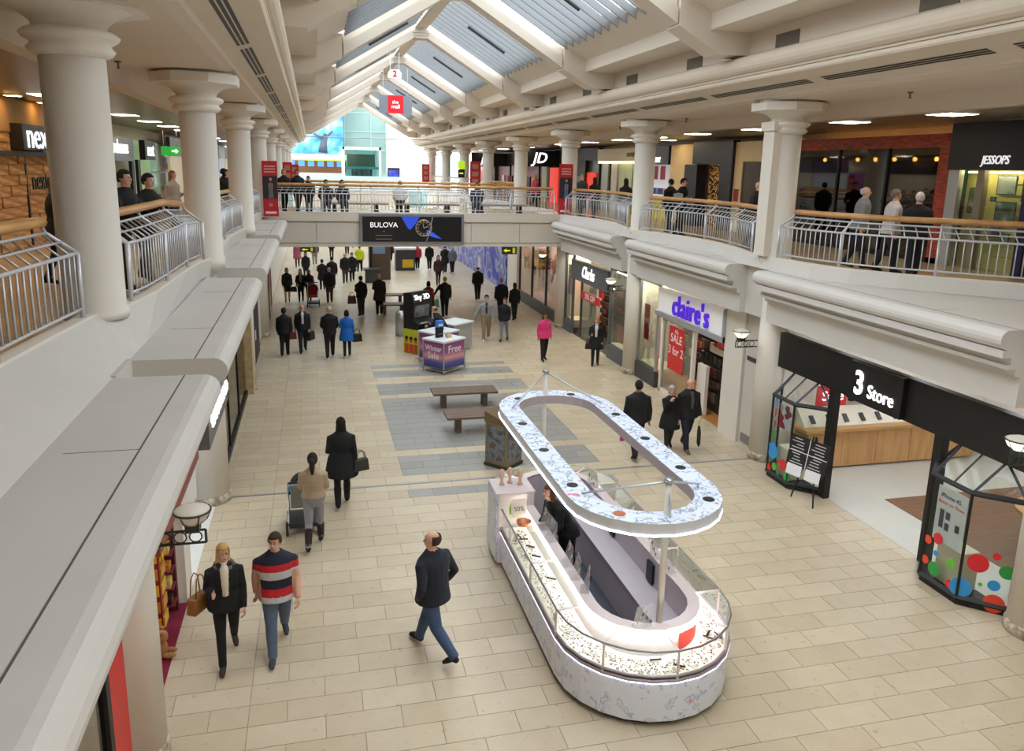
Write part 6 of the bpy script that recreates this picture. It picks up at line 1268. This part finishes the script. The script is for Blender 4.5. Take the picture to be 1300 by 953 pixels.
FAR = [('man in dark coat walking away past the brown trousers man', .35, 41.3, 180, 1.6, '#121216', '#15151a', 'short', '#1a1410'), ('tall man in black jacket beyond the brown trousers man', .85, 41.6, 180, 1.7, '#131317', '#1a1618', 'short', '#1c1512'),
       ('man in dark jacket and brown trousers facing the bridge', 1.6, 43.62, 0, 1.68, '#14161c', '#4a4038', 'fringe', '#8a7666'), ('man in black jacket beside the brown trousered pair', 2.0, 44.3, 0, 1.64, '#141418', '#17171d', 'short', '#6a5a4a'),
       ('person in yellow high visibility jacket and black trousers', 2.65, 48.24, 170, 1.66, '#c8e01c', '#121218', 'short', '#2a1d14'), ('dark haired woman in black beyond the pushchair group', -.5, 45.0, 0, 1.6, '#131318', '#191b22', 'long', '#2a1a14'),
       ('woman in pink cardigan near the far cream wall', -1.06, 50.8, 0, 1.62, '#b05a78', '#17171d', 'bob', '#5a3a28'), ('person in pale grey trousers far along the mall', 0, 52.1, 180, 1.72, '#6a6660', '#9a948c', 'short', '#2a1d14'), ('woman in dark skirt far along the mall', 1.14, 55.4, 180, 1.62, '#1a1620', '#2a2028', 'bob', '#1c1512'),
       ('person in black by the dark stall', 5.0, 53.5, 0, 1.7, '#131317', '#15151b', 'short', '#1c1512'), ('person with red rucksack walking away', 6.33, 49.5, 180, 1.6, '#c03048', '#16161c', 'bob', '#2a1a14'), ('person in long black coat by the blue hoarding', 7.06, 49.3, 180, 1.66, '#121216', '#15151a', 'short', '#1c1512'),
       ('man in black coat beside the grey coated person', 7.76, 47.5, 180, 1.72, '#101014', '#14141a', 'short', '#3a3028'), ('person in grey coat walking along the hoarding', 8.2, 47.4, 180, 1.64, '#6a6e74', '#1a1c22', 'bob', '#b0a8a0'), ('woman in brown jacket carrying a child', 6.56, 42.4, 0, 1.68, '#33231e', '#1c1a1e', 'long', '#1c120e'),
       ('man in grey jacket far along the mall floor', 2.3, 58, 0, 1.72, '#4a4c52', '#20222a', 'short', '#2a1d14'), ('woman in navy coat far along the mall floor', 4.2, 60, 180, 1.64, '#1a2238', '#15151a', 'long', '#2a1d14'), ('man in tan jacket far along the mall floor', 3.0, 63, 0, 1.72, '#8a7458', '#22242a', 'short', '#3a2a1c'), ('woman in white top far along the mall floor', 5.6, 62, 0, 1.62, '#c8c4c0', '#22242a', 'bob', '#3a2a1c')]
for i, (lb, x, y, rz, h, a, b, hs, hc_) in enumerate(FAR): person(lb, (x, y, 0), rz, h, a, b, '#100e0d', 'p', (hs, hc_), 'jacket' if i % 3 else 'coat', 10 + i % 5, ('hang', 'bent' if i % 4 == 0 else 'hang'), res=.036, fem='woman' in lb, group=GR)
person('man in black leaning over the black display unit shelf', (4.3, 26.22, 0), -112, 1.7, '#131316', '#17171c', '#0f0d0c', 'p', ('fringe', '#5a4a3c'), 'jacket', 4, ('push', 'push'), lean=32, res=.028, group=GR)
person('kiosk attendant with brown hair bending over in black', (3.72, 10.75, .03), -75, 1.66, '#0f0f12', '#121216', '#0f0d0c', 'p', ('long', '#5a3a22'), 'jacket', 4, ('low', 'low'), lean=32, res=.02, fem=True, group=GR)
# ---- gallery people
for lb, x, y, rz, h, a, b, hs, hc_, arms, ln in [
    ('bald man in grey zip jacket walking on the gallery', 11.2, 14.35, 60, 1.72, '#84888c', '#20222a', 'fringe', '#c8c0b8', ('hang', 'hang'), 3), ('grey haired person in white jumper on the gallery', 11.3, 13.55, 70, 1.68, '#c8c4c4', '#26262c', 'short', '#7a6a5c', ('hang', 'bent'), 2),
    ('white haired man in black jacket with grey band seen from behind', 11.45, 13.0, 150, 1.64, '#16181a', '#24262c', 'short', '#d0ccc6', ('bent', 'bent'), 8), ('bald bearded man in black jacket with rucksack', 10.95, 18.1, 50, 1.74, '#141416', '#1c2030', 'none', '#2a1d14', ('hang', 'hang'), 4),
    ('dark haired man in black reading a paper at the railing', 10.85, 22.15, 40, 1.74, '#121214', '#22242c', 'short', '#15100d', ('bent', 'bent'), 6), ('dark man beside the reading man on the gallery', 11.1, 23.4, 200, 1.7, '#151518', '#2a3040', 'short', '#15100d', ('hang', 'hang'), 0),
    ('dark coated woman behind the railing near the plain column', 10.95, 26.8, 180, 1.66, '#111113', '#1a2030', 'long', '#15100d', ('hang', 'hang'), 0), ('man in grey and black jacket near the red banner', 11.0, 31.8, 0, 1.72, '#3a3c44', '#20222a', 'short', '#b08a6a', ('hang', 'hang'), 0), ('woman with long dark hair near the red banner', 11.0, 30.2, 180, 1.64, '#1c1a1c', '#1c1a22', 'long', '#1a120e', ('hang', 'hang'), 0),
    ('young man in black leaning on the curved railing', -2.75, 12.6, 70, 1.76, '#131315', '#1c1c22', 'short', '#1a1310', ('rail', 'rail'), 10), ('second young man in black leaning on the curved railing', -2.6, 13.5, 60, 1.7, '#0f0f11', '#1c1c22', 'short', '#15100d', ('rail', 'rail'), 12),
    ('long haired woman in light jacket by the green window', -3.4, 21.4, 60, 1.66, '#a89c90', '#26282e', 'long', '#8a5a3a', ('hang', 'bent'), 0), ('person in dark red near the second column', -2.7, 26.5, 90, 1.7, '#3a1a1e', '#1c1a1e', 'short', '#15100d', ('hang', 'hang'), 0), ('woman in black with long hair past the second column', -2.55, 25.6, 60, 1.68, '#111113', '#151518', 'long', '#100c0b', ('hang', 'hang'), 0),
    ('woman in black walking before the stone wall', -3.75, 13.2, 120, 1.64, '#121213', '#17171b', 'long', '#5a4030', ('bent', 'hang'), 0), ('fair haired woman in black at the bridge end', -1.05, 31.6, 20, 1.7, '#121214', '#151518', 'bob', '#a8845a', ('hang', 'hang'), 0), ('man in black coat at the bridge end', -.55, 31.3, 30, 1.7, '#101012', '#15151a', 'short', '#5a4438', ('hang', 'hang'), 0), ('child in black beside the couple on the bridge', -.15, 31.5, 0, 1.45, '#151518', '#17171b', 'short', '#2a1d14', ('hang', 'hang'), 0),
    ('person in pink top at the sports shop railing', 10.2, 36.2, 90, 1.66, '#a83a58', '#22242c', 'long', '#a8845a', ('hang', 'hang'), 0)]:
    person(lb, (x, y, UF), rz, h, a, b, '#100e0d', 'p', (hs, hc_), 'jacket', 10, arms, lean=ln, res=.022 if y < 20 else .03, fem='woman' in lb, group=GU)
for lb, x, y, rz, a, hs, hc_ in [('person in dark clothes seated on the bridge bench', .5, 31.5, 0, '#17171a', 'short', '#2a1d14'), ('second dark figure seated on the bridge bench', 1.1, 31.5, 10, '#131316', 'bob', '#1a1310'), ('person in white top seated on the bridge bench', 3.35, 31.5, 180, '#d8d6d4', 'short', '#8a6a4c'), ('person in blue jeans seated on the far bridge bench', 6.45, 31.5, -20, '#262a38', 'short', '#3a281c')]:
    person(lb, (x, y, UF - .0), rz, 1.7, a, '#28303e', '#100e0d', 'p', (hs, hc_), None, 0, ('low', 'low'), sit=True, res=.03, group=GU)
finish_people()
# ---- carried things
bag('tan leather shoulder bag at the blonde woman side', (-1.58, 9.74, .76), 60, .32, .22, .14, '#8a5a2c', .3); bag('dark handbag on the arm of the black coat woman', (.73, 14.25, .72), 20, .32, .24, .12, '#2a2826'); bag('small pink carrier bag held by the man at the kiosk', (6.68, 15.72, .42), 40, .2, .24, .08, '#b0309a', .1)
um = thing('umbrella', 'folded dark green umbrella hanging from the bald man hand', 'umbrella', (8.62, 15.78, .1)); MB().tube([(8.62, 15.78, .12), (8.62, 15.79, .2), (8.62, 15.8, .45), (8.61, 15.8, .62)], [.015, .045, .05, .03], 8).build('canopy', mat('#16201a', .6), um, True); MB().tube([(8.61, 15.8, .6), (8.6, 15.8, .72)], .02, 6).build('handle', mat('#b8d83a', .5), um)
bag('dark red bag held by the person in black suit', (-.8, 26.8, .6), 10, .26, .24, .14, '#5a1a1c'); bag('black briefcase in the white haired man hand', (-.2, 27.25, .45), 60, .38, .3, .1, '#131316', .06, 'briefcase'); bag('black handbag on the blue coat woman arm', (1.32, 26.45, .52), 15, .34, .28, .14, '#111113'); bag('black bag carried by the skirt suit woman', (-1.0, 37.8, .5), 0, .3, .24, .12, '#121214')
bag('brown holdall hanging by the standing man', (1.5, 33.9, .55), 0, .38, .34, .2, '#4a2c1e'); bag('teal carrier bag held by the black jacket man', (5.02, 33.1, .45), 20, .3, .36, .12, '#5ab09a'); bag('brown bag strap of the fair haired woman', (8.72, 23.9, .6), 0, .2, .2, .1, '#2a1a14')
# ---- pushchairs
def pushchair(x, y, rz, col, seat, label):
    t = thing('pushchair', label, 'pushchair', (x, y, 0), R(rz)); B = BLACK
    for sx in (-1, 1):
        for yy, r in ((-.32, .12), (.32, .09)):
            wh = MB().tube([(sx * .27 - .02, yy, r), (sx * .27 + .02, yy, r)], r, 14).build('wheel', B, t, world=False); MB().tube([(sx * .27 - .024, yy, r), (sx * .27 + .024, yy, r)], r * .45, 10).build('hub', STEEL, wh, world=False)
        MB().tube([(sx * .25, -.32, .14), (sx * .24, .05, .5), (sx * .24, .3, .1)], .014, 6).build('frame', STEEL, t, world=False); MB().tube([(sx * .24, .25, .35), (sx * .24, -.2, .75), (sx * .23, -.42, 1.02)], .014, 6).build('push_arm', STEEL, t, world=False)
    MB().tube([(-.23, -.42, 1.02), (.23, -.42, 1.02)], .02, 6).build('push_bar', B, t, world=False); MB().box(-.25, .25, -.3, .3, .12, .2).build('basket', DGREY, t, world=False)
    soft(MB().prism([(-.22, .45), (.25, .42), (.3, .5), (-.1, .55), (-.25, .95), (-.32, .93)], -.2, .2, 'x').build('seat', mat(seat, .8), t, world=False), .02)
    MB().rings([[(.23 * cos(R(a)), -.22 + .1 * c, .72 + .3 * sin(R(a))) for a in range(0, 181, 15)] + [(.2 * cos(R(a)), -.22 + .1 * c, .72 + .27 * sin(R(a))) for a in range(180, -1, -15)] for c in range(4)]).build('hood', mat(col, .8), t, world=False)
    return t
pushchair(-.34, 13.55, 0, '#1a1a1c', '#8a8a86', 'dark pushchair with grey seat pushed by the beige jacket woman')
pushchair(-.12, 36.7, 180, '#1a1a1c', '#a82a24', 'dark pushchair with red seat beyond the bridge')
for nm, lb, x, y, z, c in (('toy', 'small bright blue toy clipped on the pushchair', -.55, 13.3, .85, '#3aa8d8'), ('toy', 'small red toy hanging on the pushchair bar', -.3, 13.15, 1.02, '#d82a34')):
    t = thing(nm, lb, 'toy', (x, y, z)); MB().ball((x, y, z), .05).ball((x + .03, y, z + .05), .03).build('body', mat(c, .5), t, True)
nw = thing('newspaper', 'folded newspaper held by the reading man', 'newspaper', (10.62, 21.85, UF + 1.1)); MB().prism([(-.16, 0), (.16, 0), (.15, .2), (0, .23), (-.15, .2)], -.01, .01).build('sheets', mat('#a8acb0', .7), nw, world=False)
bake_text()
